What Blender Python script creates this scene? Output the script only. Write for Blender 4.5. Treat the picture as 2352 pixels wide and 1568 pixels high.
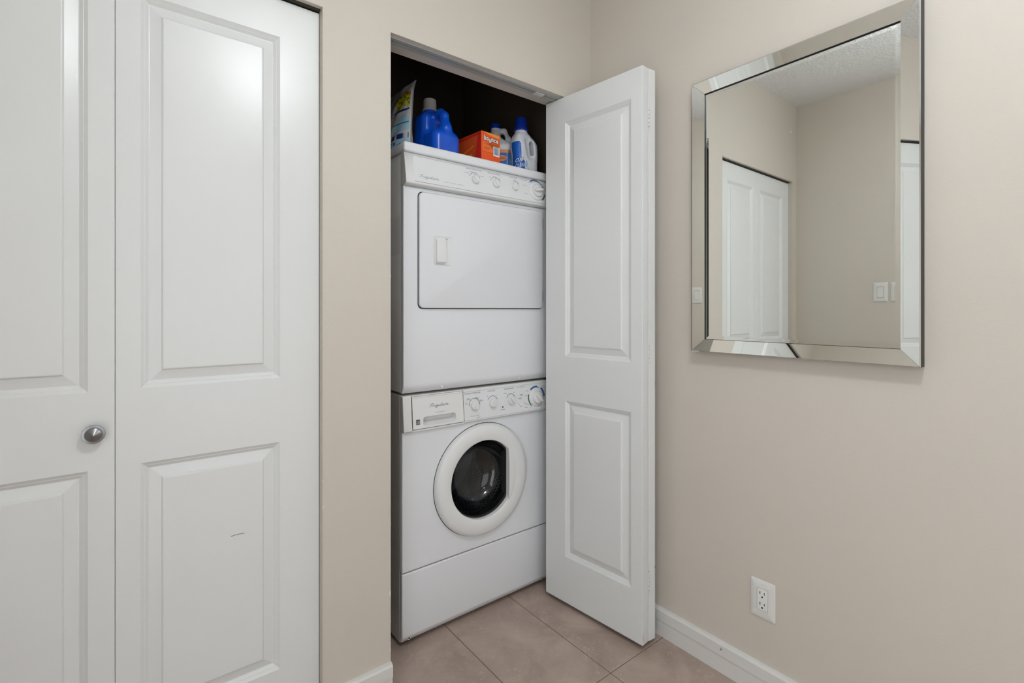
import bpy, bmesh, math, random
import numpy as np
from mathutils import Matrix, Vector

for o in list(bpy.data.objects):
    bpy.data.objects.remove(o, do_unlink=True)
S = bpy.context.scene
COL = S.collection
R = math.radians

# ------------------------------------------------------------------ camera
cam_d = bpy.data.cameras.new('camera')
cam_d.sensor_width = 36.0
cam_d.lens = 17.184
cam_d.shift_y = -0.03068
cam_d.clip_start = 0.02
cam = bpy.data.objects.new('camera', cam_d)
cam.location = (0, 0, 1.19)
cam.rotation_euler = (R(90), 0, -0.6639)
COL.objects.link(cam)
S.camera = cam

# ------------------------------------------------------------------ world, light, exposure
W = bpy.data.worlds.new('world')
S.world = W
W.use_nodes = True
W.node_tree.nodes['Background'].inputs[0].default_value = (0.93, 0.96, 1.0, 1)
W.node_tree.nodes['Background'].inputs[1].default_value = 0.5

FILL_REAR = 4.5          # added fill light, set in an unseen opening behind the viewpoint
FILL_SIDE = 7.2     # added side fill, set in an invented opening of the left wall
LAMP = 36.0         # emission of the ceiling lamp's glass bowl
LAMP_FILL = 7.0  # emission of a second, unseen lamp added as fill
LAMP_COL = (0.90, 0.97, 1.0, 1)
ld = bpy.data.lights.new('fill_rear', 'AREA')
ld.shape = 'RECTANGLE'
ld.size = 1.5
ld.size_y = 2.05
ld.energy = FILL_REAR
ld.color = (0.94, 0.97, 1.0)
lo = bpy.data.objects.new('fill_rear', ld)  # added fill from the rear, no source seen there
lo.location = (0.5, -2.63, 1.06)
lo.rotation_euler = (R(90), 0, 0)      # faces +Y into the hall
COL.objects.link(lo)
ld2 = bpy.data.lights.new('fill_side', 'AREA')     # added fill to brighten the open door leaf
ld2.shape = 'RECTANGLE'; ld2.size = 1.1; ld2.size_y = 2.0
ld2.energy = FILL_SIDE
ld2.color = (0.92, 0.96, 1.0)
lo2 = bpy.data.objects.new('fill_side', ld2)
lo2.location = (-0.56, -0.13, 1.05)
lo2.rotation_euler = (R(90), 0, R(-90))
COL.objects.link(lo2)

S.view_settings.view_transform = 'Standard'
S.view_settings.look = 'None'
S.view_settings.gamma = 1.0
S.view_settings.use_curve_mapping = False
S.view_settings.exposure = 0.72

# ------------------------------------------------------------------ materials
def lin(c):
    c = c / 255.0
    return c / 12.92 if c <= 0.04045 else ((c + 0.055) / 1.055) ** 2.4

def col(r, g, b):
    return (lin(r), lin(g), lin(b), 1)

MATS = {}
def mat(name, c, rough=0.5, metal=0.0, bump=0.0, bscale=200.0, var=0.0, vscale=6.0, spec=0.5,
        coat=0.0, emit=None, emits=0.0, detail=3.0, rvar=0.0, bdist=0.002):
    m = bpy.data.materials.new(name)
    m.use_nodes = True
    nt = m.node_tree
    b = nt.nodes['Principled BSDF']
    b.inputs['Base Color'].default_value = c
    b.inputs['Roughness'].default_value = rough
    b.inputs['Metallic'].default_value = metal
    b.inputs['Specular IOR Level'].default_value = spec
    b.inputs['Coat Weight'].default_value = coat
    if emit:
        b.inputs['Emission Color'].default_value = emit
        b.inputs['Emission Strength'].default_value = emits
    tc = nt.nodes.new('ShaderNodeTexCoord')
    if var > 0 or rvar > 0:
        n = nt.nodes.new('ShaderNodeTexNoise')
        n.inputs['Scale'].default_value = vscale
        n.inputs['Detail'].default_value = 5
        nt.links.new(tc.outputs['Object'], n.inputs['Vector'])
        if var > 0:
            mx = nt.nodes.new('ShaderNodeMix')
            mx.data_type = 'RGBA'
            mx.inputs[6].default_value = tuple(x * (1 - var) for x in c[:3]) + (1,)
            mx.inputs[7].default_value = tuple(min(1, x * (1 + var)) for x in c[:3]) + (1,)
            nt.links.new(n.outputs['Fac'], mx.inputs[0])
            nt.links.new(mx.outputs[2], b.inputs['Base Color'])
        if rvar > 0:
            mr = nt.nodes.new('ShaderNodeMapRange')
            mr.inputs[3].default_value = rough - rvar
            mr.inputs[4].default_value = rough + rvar
            nt.links.new(n.outputs['Fac'], mr.inputs[0])
            nt.links.new(mr.outputs[0], b.inputs['Roughness'])
    if bump > 0:
        n2 = nt.nodes.new('ShaderNodeTexNoise')
        n2.inputs['Scale'].default_value = bscale
        n2.inputs['Detail'].default_value = detail
        bp = nt.nodes.new('ShaderNodeBump')
        bp.inputs['Strength'].default_value = bump
        bp.inputs['Distance'].default_value = bdist
        nt.links.new(tc.outputs['Object'], n2.inputs['Vector'])
        nt.links.new(n2.outputs['Fac'], bp.inputs['Height'])
        nt.links.new(bp.outputs['Normal'], b.inputs['Normal'])
    MATS[name] = m
    return m

M_WALL = mat('beige wall paint', col(203, 195, 184), 0.55, bump=0.12, bscale=260, var=0.025, vscale=1.6)
M_CLOSET_SHADE = mat('closet wall darkened for shade', col(80, 70, 57), 0.8, bump=0.1, bscale=200, var=0.03)  # darkened to stand for closet shade; real paint likely the wall beige
M_DOOR = mat('white door paint', col(222, 223, 222), 0.29, bump=0.05, bscale=120, var=0.012, vscale=3, rvar=0.03)
M_TRIM = mat('white trim paint', col(216, 214, 210), 0.38, bump=0.04, bscale=150, var=0.02, vscale=8)
M_ENAMEL = mat('white appliance enamel', col(225, 226, 229), 0.28, bump=0.02, bscale=300, var=0.008, vscale=4)
M_PLASTIC = mat('white appliance plastic', col(225, 225, 224), 0.36, bump=0.02, bscale=300, var=0.01, vscale=10)
M_FASCIA = mat('white printed fascia', col(224, 225, 226), 0.3, var=0.008, vscale=10)
M_SIDE = mat('cabinet side enamel', col(222, 219, 215), 0.35, bump=0.02, bscale=250, var=0.01)
M_PRINT = mat('grey blue print', col(66, 72, 82), 0.5, var=0.05, vscale=60)
M_PRINTL = mat('light grey print', col(128, 130, 134), 0.5, var=0.05, vscale=60)
M_PBLUE = mat('blue print', col(64, 98, 152), 0.5, var=0.04, vscale=60)
M_PTEAL = mat('teal print', col(58, 92, 96), 0.5, var=0.04, vscale=60)
M_PVIO = mat('violet grey print', col(94, 92, 132), 0.5, var=0.04, vscale=60)
M_BLACK = mat('black edge', col(14, 14, 14), 0.45, var=0.1, vscale=30)
M_RUBBER = mat('dark rubber', col(34, 35, 36), 0.6, var=0.08, vscale=20)
M_NICKEL = mat('brushed nickel', col(150, 150, 152), 0.3, metal=1.0, var=0.06, vscale=80, rvar=0.06)
M_TRACK = mat('track steel', col(176, 178, 174), 0.45, metal=0.2, var=0.05, vscale=30)
M_TRACK_SHADE = mat('track darkened for shade', col(52, 50, 42), 0.6, var=0.05, vscale=30)  # track colour darkened to give the shadowed gap above the closed door
M_SCREW = mat('screw steel', col(120, 120, 120), 0.35, metal=0.8, var=0.05, vscale=90)
M_SWITCH = mat('white device plastic', col(220, 219, 215), 0.3, var=0.01, vscale=20)
M_SLOT = mat('dark slot', col(20, 19, 18), 0.7, var=0.1, vscale=50)
M_GROUT = mat('brown grout', col(96, 82, 72), 0.9, bump=0.4, bscale=400, var=0.12, vscale=25)
M_CEIL = mat('stippled ceiling', col(232, 232, 232), 0.9, bump=0.9, bscale=85, var=0.04, vscale=60, detail=4.0, bdist=0.008)
M_SCUFF = mat('grey scuff', col(120, 118, 114), 0.6, var=0.1, vscale=200)
M_CHIP = mat('bare plaster chip', col(226, 222, 212), 0.8, var=0.05, vscale=200)
M_CHIPD = mat('bare wood chip', col(92, 86, 80), 0.8, var=0.2, vscale=200)
M_NAIL = mat('putty', col(150, 136, 116), 0.8, var=0.06, vscale=200)
M_BLUE = mat('blue bottle plastic', col(14, 84, 206), 0.24, var=0.03, vscale=12)
M_CAPG = mat('grey cap plastic', col(176, 174, 170), 0.4, var=0.02, vscale=20)
M_CAPB = mat('navy cap plastic', col(16, 50, 160), 0.35, var=0.04, vscale=20)
M_BOTW = mat('white bottle plastic', col(222, 224, 230), 0.35, var=0.012, vscale=12)
M_ORANGE = mat('orange carton', col(248, 92, 30), 0.42, var=0.03, vscale=20)
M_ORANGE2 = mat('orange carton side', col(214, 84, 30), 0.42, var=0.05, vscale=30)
M_OLIGHT = mat('amber carton print', col(250, 160, 60), 0.42, var=0.06, vscale=20)
M_OMID = mat('light orange carton print', col(250, 118, 44), 0.42, var=0.05, vscale=20)
M_RED = mat('red carton print', col(206, 40, 20), 0.42, var=0.05, vscale=20)
M_MAROON = mat('maroon print', col(120, 30, 24), 0.5, var=0.05, vscale=50)
M_WHITE = mat('white print', col(238, 238, 236), 0.45, var=0.01, vscale=50)
M_LBLUE = mat('label blue', col(24, 96, 190), 0.35, var=0.03, vscale=30)
M_LNAVY = mat('label navy', col(22, 52, 120), 0.4, var=0.05, vscale=30)
M_LSKY = mat('label sky blue', col(120, 186, 222), 0.4, var=0.08, vscale=40)
M_LTEAL = mat('label teal', col(40, 126, 160), 0.4, var=0.08, vscale=40)
M_LORA = mat('label orange', col(240, 150, 84), 0.4, var=0.04, vscale=40)
M_LYEL = mat('label yellow', col(214, 200, 40), 0.4, var=0.18, vscale=90)
M_LGRN = mat('label green', col(112, 118, 34), 0.4, var=0.25, vscale=120)
M_LRED = mat('label red', col(196, 84, 40), 0.4, var=0.2, vscale=90)
M_LBEI = mat('label beige', col(222, 208, 192), 0.4, var=0.03, vscale=40)
M_POUCH = mat('pouch film', col(206, 204, 206), 0.22, var=0.04, vscale=14, bump=0.25, bscale=26)
M_POUCHC = mat('pouch film pale blue', col(170, 204, 220), 0.22, var=0.06, vscale=20, bump=0.25, bscale=26)
M_DRUM = mat('drum steel', col(168, 170, 172), 0.3, metal=0.85, var=0.05, vscale=30)
M_LAMPB = mat('lamp bowl glass', col(250, 246, 238), 0.3, var=0.005, emit=LAMP_COL, emits=LAMP)
M_LAMPFILL = mat('fill lamp bowl glass', col(250, 246, 238), 0.3, var=0.005, emit=LAMP_COL, emits=LAMP_FILL)

def tile_material():
    m = bpy.data.materials.new('brown stone tile')
    m.use_nodes = True
    nt = m.node_tree
    b = nt.nodes['Principled BSDF']
    b.inputs['Roughness'].default_value = 0.5
    tc = nt.nodes.new('ShaderNodeTexCoord')
    geo = nt.nodes.new('ShaderNodeNewGeometry')
    n = nt.nodes.new('ShaderNodeTexNoise')
    n.inputs['Scale'].default_value = 5.0
    n.inputs['Detail'].default_value = 9
    n.inputs['Roughness'].default_value = 0.62
    n.inputs['Distortion'].default_value = 0.6
    nt.links.new(geo.outputs['Position'], n.inputs['Vector'])
    cr = nt.nodes.new('ShaderNodeValToRGB')
    e = cr.color_ramp.elements
    e[0].position = 0.3; e[0].color = col(154, 135, 124)
    e[1].position = 0.72; e[1].color = col(190, 171, 158)
    nt.links.new(n.outputs['Fac'], cr.inputs[0])
    # pale flecks
    n2 = nt.nodes.new('ShaderNodeTexNoise')
    n2.inputs['Scale'].default_value = 46
    n2.inputs['Detail'].default_value = 7
    n2.inputs['Roughness'].default_value = 0.7
    n2.inputs['Distortion'].default_value = 1.6
    nt.links.new(geo.outputs['Position'], n2.inputs['Vector'])
    cr2 = nt.nodes.new('ShaderNodeValToRGB')
    cr2.color_ramp.elements[0].position = 0.57
    cr2.color_ramp.elements[1].position = 0.76
    nt.links.new(n2.outputs['Fac'], cr2.inputs[0])
    mul = nt.nodes.new('ShaderNodeMath'); mul.operation = 'MULTIPLY'
    mul.inputs[1].default_value = 0.85
    nt.links.new(cr2.outputs[0], mul.inputs[0])
    mx = nt.nodes.new('ShaderNodeMix'); mx.data_type = 'RGBA'
    mx.inputs[7].default_value = col(208, 190, 174)
    nt.links.new(mul.outputs[0], mx.inputs[0])
    nt.links.new(cr.outputs[0], mx.inputs[6])
    nt.links.new(mx.outputs[2], b.inputs['Base Color'])
    bp = nt.nodes.new('ShaderNodeBump')
    bp.inputs['Strength'].default_value = 0.12
    bp.inputs['Distance'].default_value = 0.002
    nt.links.new(n2.outputs['Fac'], bp.inputs['Height'])
    nt.links.new(bp.outputs['Normal'], b.inputs['Normal'])
    return m
M_TILE = tile_material()

def mirror_material():
    m = bpy.data.materials.new('silvered mirror glass')
    m.use_nodes = True
    nt = m.node_tree
    b = nt.nodes['Principled BSDF']
    b.inputs['Metallic'].default_value = 1.0
    b.inputs['Roughness'].default_value = 0.0
    n = nt.nodes.new('ShaderNodeTexNoise'); n.inputs['Scale'].default_value = 2.0
    tc = nt.nodes.new('ShaderNodeTexCoord')
    nt.links.new(tc.outputs['Object'], n.inputs['Vector'])
    mx = nt.nodes.new('ShaderNodeMix'); mx.data_type = 'RGBA'
    mx.inputs[6].default_value = (0.885, 0.91, 0.885, 1)
    mx.inputs[7].default_value = (0.90, 0.925, 0.90, 1)
    nt.links.new(n.outputs['Fac'], mx.inputs[0])
    nt.links.new(mx.outputs[2], b.inputs['Base Color'])
    return m
M_MIRROR = mirror_material()

def glass_material(name, tint, transmit):
    m = bpy.data.materials.new(name)
    m.use_nodes = True
    nt = m.node_tree
    nt.nodes.clear()
    out = nt.nodes.new('ShaderNodeOutputMaterial')
    tr = nt.nodes.new('ShaderNodeBsdfTransparent')
    tr.inputs[0].default_value = tint
    gl = nt.nodes.new('ShaderNodeBsdfGlossy')
    gl.inputs['Roughness'].default_value = 0.02
    gl.inputs[0].default_value = (0.95, 0.95, 0.95, 1)
    fr = nt.nodes.new('ShaderNodeFresnel'); fr.inputs[0].default_value = 1.62
    n = nt.nodes.new('ShaderNodeTexNoise'); n.inputs['Scale'].default_value = 9.0
    bp = nt.nodes.new('ShaderNodeBump'); bp.inputs['Strength'].default_value = transmit
    bp.inputs['Distance'].default_value = 0.003
    nt.links.new(n.outputs['Fac'], bp.inputs['Height'])
    nt.links.new(bp.outputs['Normal'], gl.inputs['Normal'])
    mx = nt.nodes.new('ShaderNodeMixShader')
    nt.links.new(fr.outputs[0], mx.inputs[0])
    nt.links.new(tr.outputs[0], mx.inputs[1])
    nt.links.new(gl.outputs[0], mx.inputs[2])
    nt.links.new(mx.outputs[0], out.inputs[0])
    return m
M_GLASS = glass_material('smoked porthole glass', (0.62, 0.63, 0.64, 1), 0.12)
M_TAPE = mat('clear packing tape', col(226, 222, 214), 0.18, spec=0.6)
M_TAPE.node_tree.nodes['Principled BSDF'].inputs['Alpha'].default_value = 0.14

# ------------------------------------------------------------------ mesh builder
class MB:
    def __init__(self, M=None):
        self.v = []; self.f = []; self.mi = []
        self.M = M or Matrix.Identity(4)
        self.cur = 0
    def add(self, vs, fs):
        k = len(self.v)
        self.v += [self.M @ Vector(p) for p in vs]
        self.f += [tuple(k + i for i in f) for f in fs]
        self.mi += [self.cur] * len(fs)
        return self
    def box(self, x0, x1, y0, y1, z0, z1, bev=0.0, seg=2):
        if bev <= 0:
            vs = [(x, y, z) for x in (x0, x1) for y in (y0, y1) for z in (z0, z1)]
            fs = [(0, 1, 3, 2), (4, 6, 7, 5), (0, 4, 5, 1), (2, 3, 7, 6), (0, 2, 6, 4), (1, 5, 7, 3)]
            return self.add(vs, fs)
        bm = bmesh.new()
        bmesh.ops.create_cube(bm, size=1.0)
        for v in bm.verts:
            v.co = Vector((x0 if v.co.x < 0 else x1, y0 if v.co.y < 0 else y1, z0 if v.co.z < 0 else z1))
        bmesh.ops.bevel(bm, geom=bm.edges[:], offset=bev, segments=seg, profile=0.5, affect='EDGES')
        bm.verts.index_update()
        vs = [tuple(v.co) for v in bm.verts]
        fs = [tuple(v.index for v in f.verts) for f in bm.faces]
        bm.free()
        return self.add(vs, fs)
    def extrude_x(self, prof, x0, x1):          # prof: closed list of (y,z)
        n = len(prof)
        vs = [(x0, y, z) for y, z in prof] + [(x1, y, z) for y, z in prof]
        fs = [(i, (i + 1) % n, n + (i + 1) % n, n + i) for i in range(n)]
        fs += [tuple(range(n - 1, -1, -1)), tuple(range(n, 2 * n))]
        return self.add(vs, fs)
    def extrude_y(self, prof, y0, y1):          # prof: closed list of (x,z)
        n = len(prof)
        vs = [(x, y0, z) for x, z in prof] + [(x, y1, z) for x, z in prof]
        fs = [(i, (i + 1) % n, n + (i + 1) % n, n + i) for i in range(n)]
        fs += [tuple(range(n - 1, -1, -1)), tuple(range(n, 2 * n))]
        return self.add(vs, fs)
    def lathe(self, prof, seg=32, cap0=True, cap1=True):   # prof: (r, h) about local z
        vs = []; fs = []
        n = len(prof)
        for r, h_ in prof:
            for k in range(seg):
                a = 2 * math.pi * k / seg
                vs.append((r * math.cos(a), r * math.sin(a), h_))
        for i in range(n - 1):
            for k in range(seg):
                k2 = (k + 1) % seg
                fs.append((i * seg + k, i * seg + k2, (i + 1) * seg + k2, (i + 1) * seg + k))
        if cap0: fs.append(tuple(range(seg - 1, -1, -1)))
        if cap1: fs.append(tuple((n - 1) * seg + k for k in range(seg)))
        return self.add(vs, fs)
    def loops(self, loops, close=True, cap0=False, cap1=False):
        n = len(loops[0]); vs = []; fs = []
        for L in loops: vs += L
        for i in range(len(loops) - 1):
            for k in range(n if close else n - 1):
                k2 = (k + 1) % n
                fs.append((i * n + k, i * n + k2, (i + 1) * n + k2, (i + 1) * n + k))
        if cap0: fs.append(tuple(range(n - 1, -1, -1)))
        if cap1: fs.append(tuple((len(loops) - 1) * n + k for k in range(n)))
        return self.add(vs, fs)
    def ribbon(self, pts, w):                    # flat ribbon in local xy plane
        n = len(pts); vs = []
        for i, p in enumerate(pts):
            a = Vector(pts[max(0, i - 1)]); b = Vector(pts[min(n - 1, i + 1)])
            d = (b - a).to_2d(); d = d.normalized() if d.length > 0 else Vector((1, 0))
            nrm = Vector((-d.y, d.x)) * w / 2
            vs += [(p[0] + nrm.x, p[1] + nrm.y, 0), (p[0] - nrm.x, p[1] - nrm.y, 0)]
        fs = [(2 * i, 2 * i + 1, 2 * i + 3, 2 * i + 2) for i in range(n - 1)]
        return self.add(vs, fs)
    def arc(self, cx, cy, r0, r1, a0, a1, seg=10):   # flat ring sector, degrees
        vs = []
        for i in range(seg + 1):
            a = R(a0 + (a1 - a0) * i / seg)
            vs += [(cx + r0 * math.cos(a), cy + r0 * math.sin(a), 0), (cx + r1 * math.cos(a), cy + r1 * math.sin(a), 0)]
        fs = [(2 * i, 2 * i + 1, 2 * i + 3, 2 * i + 2) for i in range(seg)]
        return self.add(vs, fs)
    def rect(self, x0, x1, y0, y1):
        return self.add([(x0, y0, 0), (x1, y0, 0), (x1, y1, 0), (x0, y1, 0)], [(0, 1, 2, 3)])
    def build(self, name, mats, parent=None, smooth=35, bevel=0.0, fix=False, base=None):
        if not isinstance(mats, (list, tuple)): mats = [mats]
        off = world_loc(parent) if parent else Vector((0, 0, 0))
        if base is not None: off = Vector(base)
        me = bpy.data.meshes.new(name)
        me.from_pydata([tuple(p - off) for p in self.v], [], self.f)
        for m in mats: me.materials.append(m)
        me.polygons.foreach_set('material_index', self.mi)
        if fix:
            bm = bmesh.new(); bm.from_mesh(me)
            bmesh.ops.remove_doubles(bm, verts=bm.verts[:], dist=1e-6)
            bmesh.ops.recalc_face_normals(bm, faces=bm.faces[:])
            bm.to_mesh(me); bm.free()
        if smooth:
            me.polygons.foreach_set('use_smooth', [True] * len(me.polygons))
            me.set_sharp_from_angle(angle=R(smooth))
        me.update()
        o = bpy.data.objects.new(name, me)
        COL.objects.link(o)
        if parent: o.parent = parent
        elif base is not None: o.location = base
        if bevel:
            b = o.modifiers.new('bevel', 'BEVEL')
            b.width = bevel; b.segments = 2; b.limit_method = 'ANGLE'; b.angle_limit = R(50)
        return o

def world_loc(o):
    p = Vector((0, 0, 0))
    while o:
        p += o.location
        o = o.parent
    return p

def tag(o, label, cat, group=None, kind=None):
    o['label'] = label
    o['category'] = cat
    if group: o['group'] = group
    if kind: o['kind'] = kind
    return o

def thing(name, loc, label, cat, group=None, kind=None):
    o = bpy.data.objects.new(name, None)
    o.empty_display_size = 0.05
    o.location = loc
    COL.objects.link(o)
    return tag(o, label, cat, group, kind)

def frame(origin, u, v, w=None):
    u = Vector(u).normalized(); v = Vector(v).normalized()
    w = Vector(w).normalized() if w else u.cross(v).normalized()
    M = Matrix.Identity(4)
    for i in range(3):
        M[i][0] = u[i]; M[i][1] = v[i]; M[i][2] = w[i]; M[i][3] = origin[i]
    return M

DG = None
def text_mesh(body, width=None, height=None, shear=0.0, offset=0.0, spacing=1.0):
    c = bpy.data.curves.new('t', 'FONT')
    c.body = body
    c.size = 1.0
    c.shear = shear
    c.offset = offset
    c.space_character = spacing
    c.resolution_u = 3
    c.fill_mode = 'FRONT'
    o = bpy.data.objects.new('t', c)
    COL.objects.link(o)
    dg = bpy.context.evaluated_depsgraph_get()
    me = bpy.data.meshes.new_from_object(o.evaluated_get(dg))
    vs = [Vector(v.co) for v in me.vertices]
    fs = [tuple(p.vertices) for p in me.polygons]
    bpy.data.objects.remove(o, do_unlink=True)
    bpy.data.curves.remove(c)
    bpy.data.meshes.remove(me)
    if not vs: return [], []
    x0 = min(v.x for v in vs); x1 = max(v.x for v in vs)
    y0 = min(v.y for v in vs); y1 = max(v.y for v in vs)
    sx = width / (x1 - x0) if width else height / (y1 - y0)
    sy = height / (y1 - y0) if height else sx
    return [((v.x - x0) * sx, (v.y - y0) * sy, 0) for v in vs], fs

def put_text(mb, body, x, y, width=None, height=None, **k):
    vs, fs = text_mesh(body, width, height, **k)
    if vs: mb.add([(a + x, b + y, 0) for a, b, c in vs], fs)

# ------------------------------------------------------------------ key coordinates (metres; camera stands at x=0, y=0)
XB = 1.54       # right wall
XC = -0.53      # left wall
YA = 1.427      # wall with the two closets
YA2 = 1.534     # its inner face
ZH = 2.052      # head of the closet openings
ZC = 2.57       # ceiling
YR = -2.6       # far end of the hall behind the camera
JL0, JL1 = -0.470, 0.4325      # left closet opening
JR0, JR1 = 0.6385, 1.522       # laundry closet opening

# ------------------------------------------------------------------ setting
def struct(o, label, cat):
    return tag(o, label, cat, kind='structure')

wb = MB()
wb.box(XC, JL0, YA, YA2, 0, ZH)
wb.box(JL1, JR0, YA, YA2, 0, ZH)
wb.box(JR1, XB, YA, YA2, 0, ZH)
wb.box(XC, XB, YA, YA2, ZH, ZC)
wall_back = struct(wb.build('wall_back', M_WALL, smooth=0), 'beige painted wall holding the two closet openings', 'wall')
struct(MB().box(XB, XB + 0.1, YR - 0.04, 2.5, 0, ZC).build('wall_right', M_WALL, smooth=0), 'beige painted wall on which the framed mirror hangs', 'wall')
wl = MB()
wl.box(XC - 0.1, XC, YR - 0.04, -0.72, 0, ZC); wl.box(XC - 0.1, XC, 0.46, 2.5, 0, ZC); wl.box(XC - 0.1, XC, -0.72, 0.46, 2.12, ZC)  # unseen side opening added to hold the fill light
struct(wl.build('wall_left', M_WALL, smooth=0), 'beige wall with light switches seen in the mirror', 'wall')
wr = MB()
wr.box(XC, -0.3, YR - 0.04, YR, 0, ZC); wr.box(1.3, XB, YR - 0.04, YR, 0, ZC); wr.box(-0.3, 1.3, YR - 0.04, YR, 2.12, ZC)  # rear opening added to let the fill light in
struct(wr.build('wall_rear', M_WALL, smooth=0), 'unseen beige wall at the end of the hall, wide opening added for fill light', 'wall')
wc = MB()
wc.box(0.58, 0.62, YA2, 2.46, 0, ZC); wc.box(0.62, XB, 2.42, 2.46, 0, ZC); wc.box(XB - 0.012, XB - 0.0005, YA2, 2.42, 0, ZC); wc.box(XC, 0.58, 2.2, 2.24, 0, ZC)  # includes a thin dark lining added over the right wall for shade
struct(wc.build('wall_closet', M_CLOSET_SHADE, smooth=0), 'shade-darkened inner wall of the laundry closet behind the bottles', 'wall')
struct(MB().box(XC - 0.1, XB + 0.1, YR - 0.04, 2.5, ZC, ZC + 0.05).build('ceiling', M_CEIL, smooth=0), 'white stippled ceiling seen in the top of the mirror', 'ceiling')

# paint chips along the plaster corners of the pier
rnd = random.Random(4)
for (z, w, hgt, side) in [(0.30, 0.007, 0.02, 0), (0.52, 0.003, 0.012, 0), (0.45, 0.003, 0.008, 0), (0.13, 0.003, 0.012, 0), (1.29, 0.004, 0.01, 0), (0.62, 0.003, 0.016, 1), (0.70, 0.002, 0.008, 1), (0.22, 0.003, 0.01, 0)]:
    c = MB()
    x = JR0 if side == 0 else JL1
    s = -1 if side == 0 else 1
    pts = []
    n = 7
    for i in range(n):
        t = i / (n - 1)
        pts.append((x + s * w * (0.25 + 0.75 * math.sin(math.pi * t ** 1.6) * rnd.uniform(0.6, 1)), YA - 0.0004, z + hgt * t))
    c.add([(x, YA - 0.0004, z), (x, YA - 0.0004, z + hgt)] + pts[::-1], [tuple(range(n + 2))])
    o = c.build('paint_chip', M_CHIP, wall_back, smooth=0)
    o['label'] = 'bare plaster chip in the beige paint'

# small round cap high on the wall, seen in the mirror
cap = MB(frame((-0.44, YA, 2.38), (1, 0, 0), (0, 0, 1), (0, -1, 0)))
cap.lathe([(0.0085, 0), (0.0085, 0.004), (0.006, 0.007)], 16)
tag(cap.build('wall_hook_cap', M_SWITCH), 'small round white cap high on the wall above the closed closet door', 'cap')

# floor: grout bed plus individual tiles
fl = struct(MB().box(XC - 0.1, XB + 0.1, YR - 0.04, 2.5, -0.05, -0.0012).build('floor', M_GROUT, smooth=0), 'brown stone-look tile floor', 'floor')
TW, TL, G = 0.3045, 0.61, 0.0024
tmesh = {}
for ix in range(8):
    for iy in range(9):
        x0 = 1.2435 - TW * 6 + TW * ix; x1 = x0 + TW
        y0 = 1.064 - TL * 6 - TL + TL * iy; y1 = y0 + TL
        x0 = max(x0 + G / 2, XC + 0.002); x1 = min(x1 - G / 2, XB - 0.002)
        y0 = max(y0 + G / 2, YR); y1 = min(y1 - G / 2, 2.415)
        if x1 - x0 < 0.02 or y1 - y0 < 0.02: continue
        key = (round(x1 - x0, 4), round(y1 - y0, 4))
        if key not in tmesh:
            hx, hy = key[0] / 2, key[1] / 2
            b = 0.0012
            t = MB()
            t.loops([[(-hx, -hy, -0.008), (hx, -hy, -0.008), (hx, hy, -0.008), (-hx, hy, -0.008)],
                     [(-hx, -hy, -b), (hx, -hy, -b), (hx, hy, -b), (-hx, hy, -b)],
                     [(-hx + b, -hy + b, 0), (hx - b, -hy + b, 0), (hx - b, hy - b, 0), (-hx + b, hy - b, 0)]], cap1=True)
            o = t.build('tile', M_TILE, fl, smooth=0)
            tmesh[key] = o.data
        else:
            o = bpy.data.objects.new('tile', tmesh[key])
            COL.objects.link(o); o.parent = fl
        o.location = ((x0 + x1) / 2, (y0 + y1) / 2, 0)

# baseboards: small top bevel, upper face proud of the lower one
def base_profile(d):       # (offset from wall, z)
    return [(0, 0), (0.0125 * d, 0), (0.0125 * d, 0.058), (0.016 * d, 0.0595), (0.016 * d, 0.093), (0.012 * d, 0.0985), (0.004 * d, 0.101), (0, 0.101)]
p = [(XB + y, z) for y, z in base_profile(-1)]
struct(MB().extrude_y(p, YR, YA - 0.0005).build('baseboard_right', M_TRIM, smooth=25), 'white two-step baseboard under the outlet', 'baseboard')
p = [(YA + y, z) for y, z in base_profile(-1)]
struct(MB().extrude_x(p, JL1 + 0.004, JR0 + 0.0005).build('baseboard_back', M_TRIM, smooth=25), 'short white baseboard on the pier between the closets', 'baseboard')
p = [(XC + y, z) for y, z in base_profile(1)]
struct(MB().extrude_y(p, 0.46, YA - 0.02).build('baseboard_left', M_TRIM, smooth=25), 'white baseboard along the wall with the switches', 'baseboard')
nh = MB(frame((XB - 0.0163, 0.838, 0.0805), (0, -1, 0), (0, 0, 1), (-1, 0, 0)))
nh.lathe([(0.0035, 0), (0.003, 0.0004)], 12)
o = nh.build('nail_hole', M_NAIL, bpy.data.objects['baseboard_right']); o['label'] = 'tan filled nail hole in the white baseboard'

# ------------------------------------------------------------------ bifold doors
LEAF = 0.4575
T_LEAF = 0.035
PU0, PU1 = 0.047, 0.353
PROF = [(0, 0), (0.0008, 0.0007), (0.0076, 0.0058), (0.0084, 0.0056), (0.0092, 0.0062), (0.0155, 0.0113), (0.0172, 0.0115), (0.0400, 0.0050), (0.0434, 0.0010), (0.0455, 0.0006)]
ZL0, ZL1 = 0.018, 2.0455
PANELS = [(0.202, 0.827), (1.004, 1.942)]

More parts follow.
